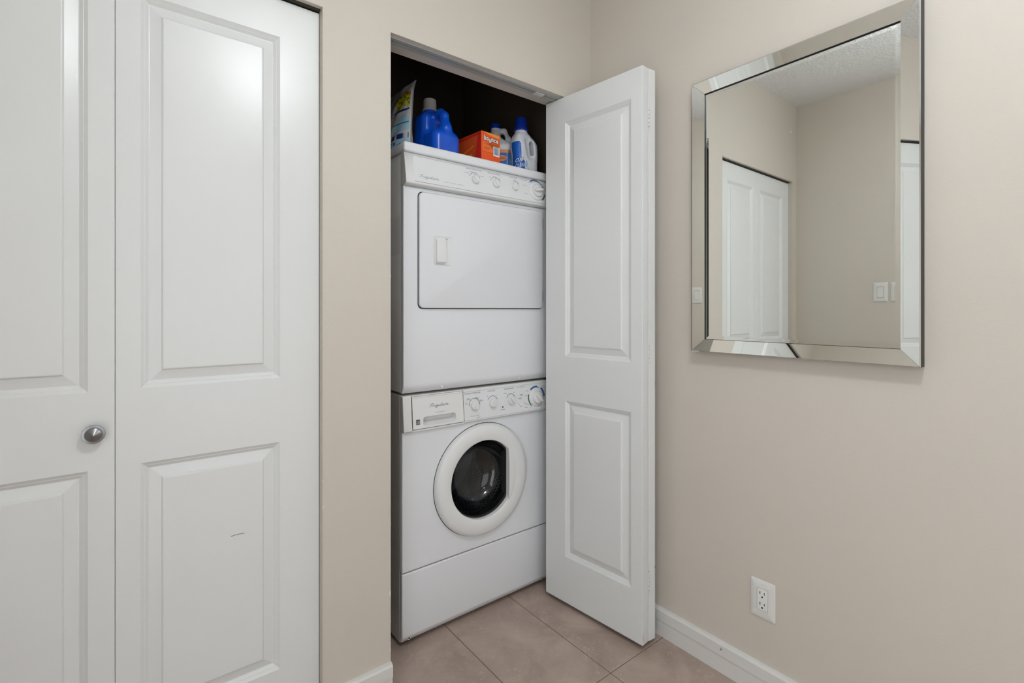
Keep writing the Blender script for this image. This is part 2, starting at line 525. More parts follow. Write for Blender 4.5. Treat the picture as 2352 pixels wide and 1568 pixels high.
def leaf(parent, origin, u, out, name='leaf'):
    # origin: room-face corner at the hinged edge, z ignored; u towards the outer edge; out = room side normal
    M = frame((origin[0], origin[1], 0), u, (0, 0, 1), out)
    m = MB(M)
    us = [0, PU0, PU1, LEAF]
    zs = [ZL0, PANELS[0][0], PANELS[0][1], PANELS[1][0], PANELS[1][1], ZL1]
    vs = []; fs = []
    for j, z in enumerate(zs):
        for i, uu in enumerate(us):
            vs.append((uu, z, 0))
    for j in range(5):
        for i in range(3):
            if i == 1 and j in (1, 3): continue
            k = j * 4 + i
            fs.append((k, k + 1, k + 5, k + 4))
    nb = len(vs)
    for j in (0, 5):
        for i in (0, 3): vs.append((us[i], zs[j], -T_LEAF))
    fs.append((nb, nb + 2, nb + 3, nb + 1))
    fs.append((0, 4, 8, 12, 16, 20, nb + 2, nb))
    fs.append((3, nb + 1, nb + 3, 23, 19, 15, 11, 7))
    fs.append((0, nb, nb + 1, 3, 2, 1))
    fs.append((20, 21, 22, 23, nb + 3, nb + 2))
    m.add(vs, fs)
    lf = m.build(name, M_DOOR, parent, smooth=0, fix=True, bevel=0.0016)
    for z0, z1 in PANELS:
        pm = MB(M)
        pl = []
        for s, d in PROF:
            pl.append([(PU0 + s, z0 + s, -d), (PU1 - s, z0 + s, -d), (PU1 - s, z1 - s, -d), (PU0 + s, z1 - s, -d)])
        pm.loops(pl, cap1=True)
        pm.build('panel', M_DOOR, lf, smooth=0)
    return lf

KNOB = [(0.0115, 0), (0.0115, 0.002), (0.0070, 0.004), (0.0065, 0.012), (0.010, 0.0150), (0.0190, 0.0172), (0.0208, 0.0185), (0.0210, 0.0200), (0.0204, 0.0210), (0.0162, 0.0216), (0.0158, 0.0208), (0.0152, 0.0208), (0.0150, 0.0228), (0.0144, 0.0238), (0.0070, 0.0292), (0.0010, 0.0334)]
def knob(parent, pos, out):
    out = Vector(out).normalized()
    u = Vector((0, 0, 1)).cross(out)
    m = MB(frame(pos, u, (0, 0, 1), out))
    m.lathe(KNOB, 40)
    o = m.build('knob', M_NICKEL, parent, smooth=20)
    o['label'] = 'brushed nickel cone-shaped knob'
    return o

d1 = thing('door_1', (-0.02, 1.47, 0), 'closed white bifold closet door with raised panels and nickel knob', 'door', kind='structure')
YD = 1.455
leaf(d1, (-0.0262, YD), (1, 0, 0), (0, -1, 0))
l_left = leaf(d1, (-0.0268, YD), (-1, 0, 0), (0, -1, 0))
knob(d1, (-0.0635, YD, 0.912), (0, -1, 0))
sc = MB(frame((0.2237, YD - 0.0003, 0.601), (1, 0, 0), (0, 0, 1), (0, -1, 0)))
sc.ribbon([(-0.016 + 0.032 * i / 8, 0.0012 * math.sin(math.pi * i / 8) - 0.001, 0) for i in range(9)], 0.0012)
o = sc.build('scuff_mark', M_SCUFF, d1, smooth=0); o['label'] = 'short grey scuff on the lower panel'
tr = MB(); tr.box(JL0 + 0.002, JL1 - 0.002, 1.4425, 1.490, 2.0490, ZH)
tr.build('track', M_TRACK_SHADE, d1, smooth=0)

d2 = thing('door_2', (1.46, 1.3, 0), 'open white bifold door folded out against the wall beside the stacked machines', 'door', kind='structure')
U1 = Vector((-0.09375, 0.99560, 0)); O1 = Vector((-0.99560, -0.09375, 0))
N1 = Vector((1.4091, 1.0616, 0))
lf1 = leaf(d2, N1, U1, O1)
U2 = Vector((0.0750, 0.99718, 0)); O2 = Vector((0.99718, -0.0750, 0))
B2 = N1 - O1 * T_LEAF + Vector((0.0016, -0.001, 0))
N2 = B2 + O2 * T_LEAF
lf2 = leaf(d2, N2, U2, O2)
knob(d2, tuple(N2 + U2 * 0.036 + Vector((0, 0, 0.925))), O2)
# painted hinges in the fold
HX = N1 - O1 * (T_LEAF + 0.0008)
for zc in (1.873, 1.041, 0.222):
    m = MB()
    for k in range(5):
        m.M = Matrix.Translation((HX.x, HX.y - 0.0026, zc - 0.035 + 0.0145 * k))
        m.lathe([(0.0022, 0), (0.0034, 0.0006), (0.0034, 0.0118), (0.0022, 0.0124)], 12)
    m.M = Matrix.Identity(4)
    m.box(HX.x - 0.0007, HX.x + 0.0007, HX.y - 0.0026, HX.y + 0.02, zc - 0.036, zc + 0.036)
    m.build('hinge', M_TRIM, d2)
# chipped paint at the lower edges
for (dz, ln, side) in [(0.242, 0.010, 0), (0.225, 0.008, 0), (0.206, 0.006, 0), (0.262, 0.007, 0), (0.03, 0.03, 1), (0.12, 0.006, 1), (0.27, 0.008, 2)]:
    base = {0: HX + Vector((0.002, -0.002, 0)), 1: N1 + Vector((0.0012, -0.0008, 0)), 2: N2 + Vector((-0.004, -0.0012, 0))}[side]
    m = MB(frame((base.x, base.y, dz), (1, 0.05, 0), (0, 0, 1)))
    w = 0.0022 if side != 1 else 0.001
    m.add([(0, 0, 0), (w, ln * 0.2, 0), (w * 0.7, ln * 0.6, 0), (w, ln, 0), (-w * 0.4, ln * 0.8, 0)], [(0, 1, 2, 3, 4)])
    o = m.build('paint_chip', M_CHIPD, d2, smooth=0)
    o['label'] = 'dark chip in the white paint'
# steel track under the head of the laundry opening
m = MB()
m.box(JR0, JR1, 1.4435, 1.4585, 2.0465, ZH); m.box(JR0, JR1, 1.4635, 1.4815, 2.0465, ZH)
trk = m.build('track', M_TRACK, d2, smooth=0)
m = MB().box(JR0, JR1, 1.4585, 1.4635, 2.0505, ZH)
m.build('track_slot', M_SLOT, trk, smooth=0)
m = MB(); m.box(1.255, 1.30, 1.4500, 1.4760, 2.0440, 2.0464, 0.0008); m.box(1.275, 1.30, 1.456, 1.471, 2.0425, 2.0440, 0.0006)
m.build('track_bracket', M_TRIM, trk, smooth=0)

# ------------------------------------------------------------------ mirror
mr = thing('wall_mirror', (XB, 0.627, 1.05), 'large rectangular silver-framed mirror hanging on the beige wall above the outlet', 'mirror')
MY0, MY1, MZ0, MZ1 = 0.3215, 0.9335, 1.0505, 1.9545     # outer edge of the frame
FW = 0.0415
GW = 0.0455
XO, XI, XG = 1.5045, 1.5165, 1.5215
b = MB(); b.box(XG + 0.0005, XB - 0.001, MY0 + 0.0025, MY1 - 0.0025, MZ0 + 0.0025, MZ1 - 0.0025)
b.build('backing_board', M_BLACK, mr, smooth=0)
def rectX(x, ins):
    return [(x, MY1 - ins, MZ0 + ins), (x, MY0 + ins, MZ0 + ins), (x, MY0 + ins, MZ1 - ins), (x, MY1 - ins, MZ1 - ins)]
g = MB()
gi = GW + 0.001
g.loops([rectX(XG + 0.0002, gi - 0.004), rectX(XG, gi + 0.0015), rectX(XG - 0.0004, gi + 0.0072)], cap1=True)
gl = g.build('mirror_glass', M_MIRROR, mr, smooth=0, fix=False)
A, Bq, C0, D0 = rectX(XO, 0.0026), rectX(XO + 0.0016, 0.0), rectX(XI, FW), rectX(XO + 0.0140, 0.0)
E0 = rectX(XG, FW); F0 = rectX(XB - 0.0015, 0.0)
for k in range(4):
    k2 = (k + 1) % 4
    s = MB()
    def lerp(a, c, t): return tuple(a[i] + (c[i] - a[i]) * t for i in range(3))
    def pair(L):
        a, c = L[k], L[k2]
        ln = math.dist(a, c); e = 0.0004 / ln
        return lerp(a, c, e), lerp(c, a, e)
    C0 = rectX(XO + (0.0114, 0.0114, 0.0114, 0.0114)[k] if k != 1 else XO + 0.0099, FW)
    o_, p_ = pair(A); q_, r_ = pair(C0); bo, bp_ = pair(Bq); ib, ic = pair(E0); ob, oc = pair(F0)
    s.add([o_, p_, r_, q_], [(0, 1, 2, 3)])
    s.add([bo, bp_, p_, o_], [(0, 1, 2, 3)])
    s.cur = 1
    s.add([q_, r_, ic, ib], [(0, 1, 2, 3)])
    s.add([ob, oc, bp_, bo], [(0, 1, 2, 3)])
    s.add([o_, q_, ib, ob, bo], [(0, 1, 2, 3, 4)])
    s.add([p_, r_, ic, oc, bp_], [(4, 3, 2, 1, 0)])
    st = s.build('frame_strip', [M_MIRROR, M_BLACK], mr, smooth=0)

# ------------------------------------------------------------------ outlet and switches
def plate_with_hole(m, outer, inner, z_out, z_in):
    """outer: (x0,x1,y0,y1) rectangle, inner: loop of (x,y); fills the ring between them."""
    x0, x1, y0, y1 = outer
    cx = sum(p[0] for p in inner) / len(inner); cy = sum(p[1] for p in inner) / len(inner)
    ol = []
    for (x, y) in inner:
        dx, dy = x - cx, y - cy
        t = min([((x1 if dx > 0 else x0) - cx) / dx if abs(dx) > 1e-9 else 1e9, ((y1 if dy > 0 else y0) - cy) / dy if abs(dy) > 1e-9 else 1e9])
        ol.append([cx + dx * t, cy + dy * t])
    for X in (x0, x1):
        for Y in (y0, y1):
            k = min(range(len(ol)), key=lambda i: (ol[i][0] - X) ** 2 + (ol[i][1] - Y) ** 2)
            ol[k] = [X, Y]
    m.loops([[(x, y, z_out) for x, y in ol], [(x, y, z_in) for x, y in inner]])
    return ol

def rrect(x0, x1, y0, y1, r, n=4):
    pts = []
    for cx, cy, a0 in ((x1 - r, y0 + r, -90), (x1 - r, y1 - r, 0), (x0 + r, y1 - r, 90), (x0 + r, y0 + r, 180)):
        for i in range(n + 1):
            a = R(a0 + 90 * i / n)
            pts.append((cx + r * math.cos(a), cy + r * math.sin(a)))
    return pts

def cover_plate(root, M, w, hgt, ow, oh):
    m = MB(M)
    loops = []
    for s, d, r in ((0, 0, 0.003), (0, 0.0012, 0.003), (0.0012, 0.0032, 0.0025), (0.007, 0.0056, 0.002)):
        loops.append([(x, y, d) for x, y in rrect(-w / 2 + s, w / 2 - s, -hgt / 2 + s, hgt / 2 - s, r)])
    loops.append([(x, y, 0.0056) for x, y in rrect(-ow / 2, ow / 2, -oh / 2, oh / 2, 0.0015)])
    loops.append([(x, y, 0.0036) for x, y in rrect(-ow / 2, ow / 2, -oh / 2, oh / 2, 0.0015)])
    m.loops(loops)
    return m.build('cover_plate', M_SWITCH, root, smooth=30)

def screws(root, M, ys):
    for y in ys:
        m = MB(M @ Matrix.Translation((0, y, 0.0052)))
        m.lathe([(0.0030, 0), (0.0028, 0.0007), (0.001, 0.0010)], 14)
        m.build('screw', M_SWITCH, root)

out = thing('wall_outlet', (XB, 0.710, 0.298), 'white duplex wall outlet low on the right wall above the baseboard', 'outlet')
Mo = frame((XB - 0.0003, 0.7105, 0.2978), (0, -1, 0), (0, 0, 1), (-1, 0, 0))
cover_plate(out, Mo, 0.0735, 0.1165, 0.0335, 0.067)
m = MB(Mo)
m.loops([[(x, y, d) for x, y in rrect(-0.0162 + s, 0.0162 - s, -0.033 + s, 0.033 - s, 0.0018)] for s, d in ((0, 0.003), (0, 0.0058), (0.0008, 0.0064))], cap1=True)
m.build('receptacle', M_SWITCH, out, smooth=30)
for cy in (0.0165, -0.0165):
    for x, hh in ((-0.0064, 0.0085), (0.0064, 0.0070)):
        m = MB(Mo); m.box(x - 0.0011, x + 0.0011, cy + 0.004 - hh / 2, cy + 0.004 + hh / 2, 0.0060, 0.00655)
        m.build('slot', M_SLOT, out, smooth=0)
    m = MB(Mo @ Matrix.Translation((0, cy - 0.0078, 0.0060))); m.lathe([(0.0026, 0), (0.0026, 0.0006)], 14)
    m.build('slot', M_SLOT, out, smooth=0)
screws(out, Mo, (0.0476, -0.0476))

for yc, lab in ((0.9526, 'white rocker light switch seen whole in the mirror, nearer the closet corner'), (0.866, 'white rocker light switch partly cut off by the mirror frame')):
    sw = thing('light_switch', (XC, yc, 1.30), lab, 'light switch', 'light switches reflected in the mirror')
    Ms = frame((XC + 0.0003, yc, 1.298), (0, 1, 0), (0, 0, 1), (1, 0, 0))
    cover_plate(sw, Ms, 0.0735, 0.1165, 0.0335, 0.067)
    m = MB(Ms)
    m.add([(-0.0155, -0.032, 0.003), (0.0155, -0.032, 0.003), (0.0155, 0.032, 0.003), (-0.0155, 0.032, 0.003),
           (-0.0155, -0.032, 0.0088), (0.0155, -0.032, 0.0088), (0.0155, 0.032, 0.0050), (-0.0155, 0.032, 0.0050)],
          [(4, 5, 6, 7), (0, 1, 5, 4), (1, 2, 6, 5), (2, 3, 7, 6), (3, 0, 4, 7)])
    m.build('rocker', M_SWITCH, sw, smooth=0)
    screws(sw, Ms, (0.0476, -0.0476))

# ------------------------------------------------------------------ ceiling lamps
def ceiling_lamp(x, y, mglass, label):
    t = thing('ceiling_lamp', (x, y, ZC), label, 'lamp', 'ceiling lamps of the hall')
    m = MB(Matrix.Translation((x, y, ZC)) @ Matrix.Rotation(math.pi, 4, 'X'))
    m.lathe([(0.065, 0), (0.065, 0.012), (0.055, 0.022), (0.014, 0.026), (0.012, 0.03), (0.012, 0.276), (0.004, 0.28)], 32)
    m.build('canopy', M_NICKEL, t)
    m = MB(Matrix.Translation((x, y, ZC)) @ Matrix.Rotation(math.pi, 4, 'X'))
    m.lathe([(0.112, 0.172), (0.110, 0.190), (0.099, 0.217), (0.080, 0.240), (0.054, 0.256), (0.028, 0.263), (0.011, 0.265)], 40, cap0=False, cap1=False)
    m.build('glass_bowl', mglass, t)
    return t
ceiling_lamp(0.53, 0.13, M_LAMPB, 'round white glass ceiling lamp just behind the viewpoint')
ceiling_lamp(0.5, -1.85, M_LAMPFILL, 'added unseen ceiling lamp giving fill from the far end of the hall')  # no lamp seen here; added to lift the fill

# ------------------------------------------------------------------ stacked washer and dryer
X0, X1 = 0.7495, 1.4355
XM = (X0 + X1) / 2

def dial(root, M, x, y, r, hgt, ang, ridge_h, ridge_w, skirt=None, big=False):
    """knob on a console plane; M maps (x, z-along-plane, out)."""
    m = MB(M @ Matrix.Translation((x, y, 0)))
    if skirt:
        m.lathe([(skirt, 0), (skirt, 0.003), (skirt * 0.94, 0.0055), (r * 1.12, 0.0075), (r * 1.08, 0.0068)], 36)
    m.lathe([(r, 0.0), (r, hgt * 0.75), (r * 0.93, hgt * 0.95), (r * 0.8, hgt)], 32)
    o = m.build('knob', M_PLASTIC, root, smooth=30)
    g = MB(M @ Matrix.Translation((x, y, 0)) @ Matrix.Rotation(R(ang), 4, 'Z'))
    n = 12; loops = []
    for (sc_, z) in ((1.0, hgt * 0.7), (0.98, hgt + ridge_h * 0.6), (0.9, hgt + ridge_h), (0.55, hgt + ridge_h * 1.05)):
        L = []
        for i in range(n):
            a = 2 * math.pi * i / n
            cx = math.copysign(abs(math.cos(a)) ** 0.6, math.cos(a)) * r * 0.95 * sc_
            cy = math.copysign(abs(math.sin(a)) ** 0.9, math.sin(a)) * ridge_w * (1 if sc_ > 0.95 else 0.6)
            L.append((cx, cy, z))
        loops.append(L)
    g.loops(loops, cap1=True)
    g.build('grip', M_PLASTIC, o, smooth=40)
    return o

def cursive(mb, x, y, w, lw):
    """the maker's name in a slanted script, drawn as a pen line."""
    P = [[(0.00, .38), (0.03, .52), (0.10, .60), (0.22, .60)], [(0.155, .60), (0.125, .40), (0.10, .18), (0.06, .04), (0.03, .08)], [(0.085, .33), (0.14, .36), (0.18, .36)],
         [(0.16, .06), (0.205, .22), (0.222, .36), (0.232, .30), (0.262, .33), (0.25, .18), (0.265, .06), (0.30, .14), (0.335, .34)],
         [(0.335, .34), (0.318, .14), (0.335, .06), (0.37, .18)],
         [(0.445, .30), (0.40, .34), (0.378, .20), (0.395, .07), (0.435, .20), (0.45, .34), (0.425, .0), (0.395, -.20), (0.375, -.14), (0.43, .02), (0.49, .20), (0.505, .34), (0.488, .14), (0.505, .06), (0.545, .16)],
         [(0.61, .30), (0.565, .33), (0.545, .18), (0.56, .06), (0.60, .18), (0.655, .62), (0.615, .20), (0.628, .06), (0.665, .16)],
         [(0.735, .30), (0.69, .34), (0.665, .18), (0.68, .06), (0.72, .16), (0.742, .34), (0.728, .14), (0.745, .06), (0.785, .18), (0.805, .34), (0.79, .14), (0.805, .06), (0.84, .20), (0.858, .37), (0.868, .31), (0.895, .33), (0.885, .16), (0.90, .06), (0.93, .14), (0.965, .27), (0.955, .36), (0.93, .24), (0.94, .07), (0.975, .06), (1.03, .16)],
         [(0.352, .47), (0.358, .50)], [(0.523, .47), (0.529, .50)], [(0.82, .47), (0.826, .50)]]
    for s in P:
        pts = []
        for i in range(len(s) - 1):
            p0 = s[max(0, i - 1)]; p1 = s[i]; p2 = s[i + 1]; p3 = s[min(len(s) - 1, i + 2)]
            for k in range(4):
                t = k / 4
                q = [0.5 * ((2 * p1[j]) + (-p0[j] + p2[j]) * t + (2 * p0[j] - 5 * p1[j] + 4 * p2[j] - p3[j]) * t * t + (-p0[j] + 3 * p1[j] - 3 * p2[j] + p3[j]) * t ** 3) for j in (0, 1)]
                pts.append(q)
        pts.append(list(s[-1]))
        mb.ribbon([(x + (q[0] * 0.94 + q[1] * 0.10) * w, y + q[1] * w * 0.24, 0) for q in pts], lw)

# ---- dryer (upper)
dry = thing('clothes_dryer', (XM, 1.93, 0.8885), 'white front-loading clothes dryer stacked on top of the washer', 'dryer')
MB().box(X0, X1, 1.592, 2.27, 0.8975, 1.7412, 0.004).build('cabinet', M_SIDE, dry)
MB().box(X0 - 0.0045, X1 + 0.0045, 1.5555, 2.274, 1.7416, 1.7757, 0.0075, 3).build('top_lid', M_ENAMEL, dry, smooth=50)
m = MB()
fp = [(1.5915, 0.8965), (1.588, 0.8965), (1.581, 0.9015), (1.573, 0.916), (1.5705, 0.922), (1.570, 0.930), (1.570, 1.618), (1.572, 1.6255), (1.5915, 1.6255)]
m.extrude_x(fp, X0, X1)
m.build('front_panel', M_ENAMEL, dry, smooth=30, bevel=0.004)
cons = [(1.5915, 1.741), (1.5665, 1.741), (1.5655, 1.7395), (1.5480, 1.6370), (1.5484, 1.6325), (1.5515, 1.6295), (1.558, 1.6285), (1.567, 1.6262), (1.5915, 1.6262)]
MB().extrude_x(cons, X0, X1).build('control_console', M_PLASTIC, dry, smooth=30, bevel=0.003)
sl = (1.5655 - 1.5480) / (1.7395 - 1.6370)
def con_frame(ytop, ztop, slope):
    v = Vector((0, slope, 1)).normalized()       # up the face, leaning back
    return frame((0, ytop, ztop), (1, 0, 0), v, Vector((1, 0, 0)).cross(v))
MC = con_frame(1.5480, 1.6370, sl)               # local y = distance up from the lower edge
kz = 1 / math.sqrt(1 + sl * sl)
def cz(z): return (z - 1.6370) / kz
m = MB(MC); m.box(0.7815, X1 - 0.002, 0.0022, cz(1.7315), 0, 0.0006)
fas = m.build('fascia', M_FASCIA, dry, smooth=0)
m = MB(MC @ Matrix.Translation((0, 0, 0.0008)))
m.rect(0.7815, X1 - 0.002, 0.0018, 0.0026)
m.cur = 1
m.rect(0.7815, X1 - 0.002, cz(1.7311), cz(1.7316))
m.cur = 0
put_text(m, 'TEMPERATURE SELECTIONS', 0.9994, cz(1.7245), width=0.0716, height=0.0044)
put_text(m, 'END OF CYCLE SIGNAL', 1.1018, cz(1.7245), width=0.0593, height=0.0044)
put_text(m, 'PUSH TO START', 1.2092, cz(1.7255), width=0.0383, height=0.0040)
m.cur = 1
put_text(m, 'HEAVY DUTY    MULTI CYCLE    AUTOMATIC DRY', 0.8999, cz(1.6540), width=0.0879, height=0.0030)
for x0_, x1_, z_ in ((1.0150, 1.0440, 1.7165), (0.9935, 1.0130, 1.7085), (1.0640, 1.0820, 1.7060), (1.1060, 1.1145, 1.7100), (1.1535, 1.1600, 1.7090), (1.2460, 1.2520, 1.7080), (1.2710, 1.3000, 1.7265), (1.2760, 1.2960, 1.7050), (1.2760, 1.2960, 1.6700), (1.3080, 1.3180, 1.7215), (1.3200, 1.3960, 1.7245), (1.3480, 1.4000, 1.7180), (1.3780, 1.4040, 1.7115), (1.3950, 1.4150, 1.7020)):
    m.rect(x0_, x1_, cz(z_) - 0.0007, cz(z_) + 0.0007)
m.cur = 0
KX = (1.0387, 1.1364, 1.2328, 1.3470)
KZ = (1.6895, 1.6905, 1.6925, 1.6905)
def arcs(mm, x, y, r, segs, w=0.0016):
    for a0, a1 in segs: mm.arc(x, y, r, r + w, a0, a1)
arcs(m, KX[0], cz(KZ[0]), 0.0240, ((142, 158), (98, 138), (48, 94), (20, 44)))
arcs(m, KX[1], cz(KZ[1]), 0.0235, ((136, 166), (62, 132), (20, 57)))
arcs(m, KX[2], cz(KZ[2]), 0.0235, ((62, 100), (28, 56)))
for i in range(3):
    m.arc(KX[i], cz(KZ[i]), 0.0180, 0.0192, 62, 100)
m.cur = 2
m.arc(KX[3], cz(KZ[3]), 0.0435, 0.0500, 92, 128)
m.cur = 3
m.arc(KX[3], cz(KZ[3]), 0.0435, 0.0480, 62, 92); m.arc(KX[3], cz(KZ[3]), 0.0440, 0.0470, 20, 62)
m.cur = 0
m.arc(KX[3], cz(KZ[3]), 0.0435, 0.0490, -52, -10)
m.build('printed_markings', [M_PRINT, M_PRINTL, M_PBLUE, M_PTEAL], fas, smooth=0)
m = MB(MC @ Matrix.Translation((0, 0, 0.0009)))
cursive(m, 0.797, cz(1.6555), 0.085, 0.00085)
m.build('script_lettering', M_PRINTL, fas, smooth=0)
dial(dry, MC, KX[0], cz(KZ[0]) - 0.003, 0.0165, 0.010, -52, 0.005, 0.0065)
dial(dry, MC, KX[1], cz(KZ[1]) - 0.003, 0.0160, 0.010, -62, 0.005, 0.0062)
dial(dry, MC, KX[2], cz(KZ[2]) - 0.003, 0.0160, 0.010, 90, 0.005, 0.0055)
dial(dry, MC, KX[3], cz(KZ[3]) - 0.002, 0.0265, 0.016, 8, 0.010, 0.0085, skirt=0.0395)

# dryer door
DX0, DX1, DZ0, DZ1 = 0.8065, 1.3865, 1.1975, 1.6085
m = MB(frame((0, 1.5698, 0), (1, 0, 0), (0, 0, 1), (0, -1, 0)))
m.loops([[(x, y, d) for x, y in rrect(DX0 - 0.0030, DX1 + 0.0030, DZ0 - 0.0036, DZ1 + 0.0028, 0.018, 6)] for d in (-0.004, 0.0004)], cap1=True)
m.build('door_gap', M_RUBBER, dry, smooth=0)
m = MB(frame((0, 1.5698, 0), (1, 0, 0), (0, 0, 1), (0, -1, 0)))
m.loops([[(x, y, d) for x, y in rrect(DX0 + s, DX1 - s, DZ0 + s, DZ1 - s, 0.017, 6)] for s, d in ((0, 0.0005), (0, 0.0085), (0.0012, 0.0112), (0.0035, 0.0122))], cap1=True)
dd = m.build('door', M_ENAMEL, dry, smooth=30)
MH = frame((0.8975, 1.5698 - 0.0122, 1.4060), (1, 0, 0), (0, 0, 1), (0, -1, 0))
m = MB(MH)
m.loops([[(x, y, d) for x, y in rrect(-0.0355 + s, 0.0355 - s, -0.0525 + s, 0.0525 - s, max(0.002, 0.008 - s), 4)] for s, d in ((0, 0), (0.0004, 0.0022), (0.0022, 0.0024), (0.0042, 0.0006))], cap1=True)
hb = m.build('handle', M_PLASTIC, dd, smooth=35)
m = MB(MH)
m.loops([[(x, y, d) for x, y in rrect(-0.0285 + s, 0.0125 - s * 0.5, -0.0440 + s * 0.4, 0.0420 - s, 0.004, 4)] for s, d in ((0, 0.0007), (0.001, 0.0085), (0.004, 0.0105))], cap1=True)
m.box(-0.0285, 0.0085, -0.0475, -0.0435, 0.0006, 0.0075, 0.001)
m.build('latch_paddle', M_PLASTIC, dd, smooth=35)
m = MB(MH @ Matrix.Translation((0, 0, 0.0011))); m.rect(0.012, 0.022, 0.0425, 0.0440)
m.build('handle_mark', M_PRINTL, dd, smooth=0)
for z0, z1 in ((1.5364, 1.5793), (1.2288, 1.2717)):
    m = MB()
    for k in range(3):
        a = z0 + (z1 - z0) * k / 3; b_ = a + (z1 - z0) / 3 - 0.0012
        m.M = Matrix.Translation((DX1 + 0.0035, 1.5655, a)); m.lathe([(0.0028, 0), (0.0028, b_ - a)], 12)
    m.build('door_hinge', M_SCREW, dry)
for x in (0.905, 1.272):
    m = MB(frame((x, 1.5765, 0.9095), (1, 0, 0), (0, 0.6, 1), (0, -1, 0.6))); m.lathe([(0.0045, -0.002), (0.0045, 0.0008), (0.003, 0.0014)], 14)
    m.build('plug', M_PLASTIC, dry)
for x in (X0 + 0.05, X1 - 0.05):
    for y in (1.66, 2.2):
        m = MB(Matrix.Translation((x, y, 0.8882))); m.lathe([(0.018, 0), (0.018, 0.0100)], 16)
        m.build('foot', M_RUBBER, dry)

# clear tape stuck on the dryer's side
tape = MB()
vs = []; fs = []
NY, NZ = 14, 26
rt = random.Random(3)
for j in range(NZ + 1):
    for i in range(NY + 1):
        y = 1.595 + 0.10 * i / NY; z = 1.385 + 0.135 * j / NZ
        vs.append((X0 - 0.0006 - 0.0016 * rt.random() ** 2, y, z))
for j in range(NZ):
    for i in range(NY):
        k = j * (NY + 1) + i
        fs.append((k, k + NY + 1, k + NY + 2, k + 1))
tape.add(vs, fs)
tp = tape.build('clear_tape', M_TAPE, dry, smooth=0)
tp['label'] = 'crinkled clear tape on the cabinet side'

# ---- washer (lower)
was = thing('clothes_washer', (XM, 1.93, 0), 'white front-loading clothes washer with round porthole door standing on the tile floor', 'washer')
m = MB()
for (a, b_, c, d, e, f) in ((X0, X0 + 0.002, 1.604, 2.27, 0.018, 0.8878), (X1 - 0.002, X1, 1.604, 2.27, 0.018, 0.8878), (X0 + 0.002, X1 - 0.002, 1.604, 2.27, 0.8858, 0.8878), (X0 + 0.002, X1 - 0.002, 1.604, 2.27, 0.018, 0.020), (X0 + 0.002, X1 - 0.002, 2.268, 2.27, 0.020, 0.8858)):
    m.box(a, b_, c, d, e, f)
m.build('cabinet', M_SIDE, was, smooth=0)
# lower front panel
lp = [(1.6035, 0.019), (1.597, 0.019), (1.592, 0.022), (1.5815, 0.0405), (1.580, 0.046), (1.580, 0.2635), (1.6035, 0.2635)]
MB().extrude_x(lp, X0, X1).build('lower_panel', M_ENAMEL, was, smooth=30, bevel=0.004)
for x, z in ((0.7790, 0.0300), (1.4060, 0.0300)):
    m = MB(frame((x, 1.5868, z), (1, 0, 0), (0, 0.5, 1), (0, -1, 0.5))); m.lathe([(0.0052, -0.003), (0.0052, 0.0003)], 16)
    s_ = m.build('screw_tab', M_PLASTIC, was)
    m = MB(frame((x, 1.5866, z), (1, 0, 0), (0, 0.5, 1), (0, -1, 0.5))); m.lathe([(0.0036, 0), (0.0036, 0.0010), (0.0018, 0.0012), (0.0016, 0.0002)], 14)
    m.build('screw', M_RUBBER, s_)
# front panel with porthole
CX, CZ_ = 1.0895, 0.531
MF = frame((0, 1.580, 0), (1, 0, 0), (0, 0, 1), (0, -1, 0))
m = MB(MF)
circ = [(CX + 0.170 * math.cos(2 * math.pi * i / 64), CZ_ + 0.170 * math.sin(2 * math.pi * i / 64)) for i in range(64)]
bz0, bz1 = 0.2675, 0.7600
ol = plate_with_hole(m, (X0 + 0.004, X1 - 0.004, bz0 + 0.004, bz1 - 0.004), circ, 0, 0)
cxm, czm = XM, (bz0 + bz1) / 2
def grow(p, g):
    return (p[0] + math.copysign(g, p[0] - cxm) if abs(abs(p[0] - cxm) - (X1 - X0) / 2 + 0.004) < 1e-6 else p[0], p[1] + math.copysign(g, p[1] - czm) if abs(abs(p[1] - czm) - (bz1 - bz0) / 2 + 0.004) < 1e-6 else p[1])
m.loops([[(*grow(p, 0.0040), -0.0235) for p in ol], [(*grow(p, 0.0040), -0.004) for p in ol], [(*grow(p, 0.0028), -0.0012) for p in ol], [(p[0], p[1], 0) for p in ol]])
m.build('front_panel', M_ENAMEL, was, smooth=30)
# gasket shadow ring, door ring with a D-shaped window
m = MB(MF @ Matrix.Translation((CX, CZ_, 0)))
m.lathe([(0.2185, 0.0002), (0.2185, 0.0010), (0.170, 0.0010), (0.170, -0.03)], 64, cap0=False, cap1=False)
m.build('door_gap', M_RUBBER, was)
CHX = 0.109
IX, IZ = -0.006, 0.004          # window centre relative to the ring
def rin(a):
    r = 0.1495
    if math.cos(a) > 0.05: r = min(r, (CHX - IX) / math.cos(a))
    return r
NS = 96
m = MB(MF @ Matrix.Translation((CX, CZ_, 0)))
loops = []
for s_, d in ((0, -0.016), (0, 0.020), (0.02, 0.0245), (0.10, 0.0270), (0.45, 0.0275), (0.75, 0.0245), (0.90, 0.0195), (0.97, 0.0135), (1.0, 0.006), (1.0, 0.0008)):
    L = []
    for i in range(NS):
        a = 2 * math.pi * i / NS
        xi, zi = IX + rin(a) * math.cos(a), IZ + rin(a) * math.sin(a)
        xo, zo = 0.2165 * math.cos(a), 0.2165 * math.sin(a)
        L.append((xi + (xo - xi) * s_, zi + (zo - zi) * s_, d))
    loops.append(L)
m.loops(loops)
door = m.build('door', M_PLASTIC, was, smooth=32)
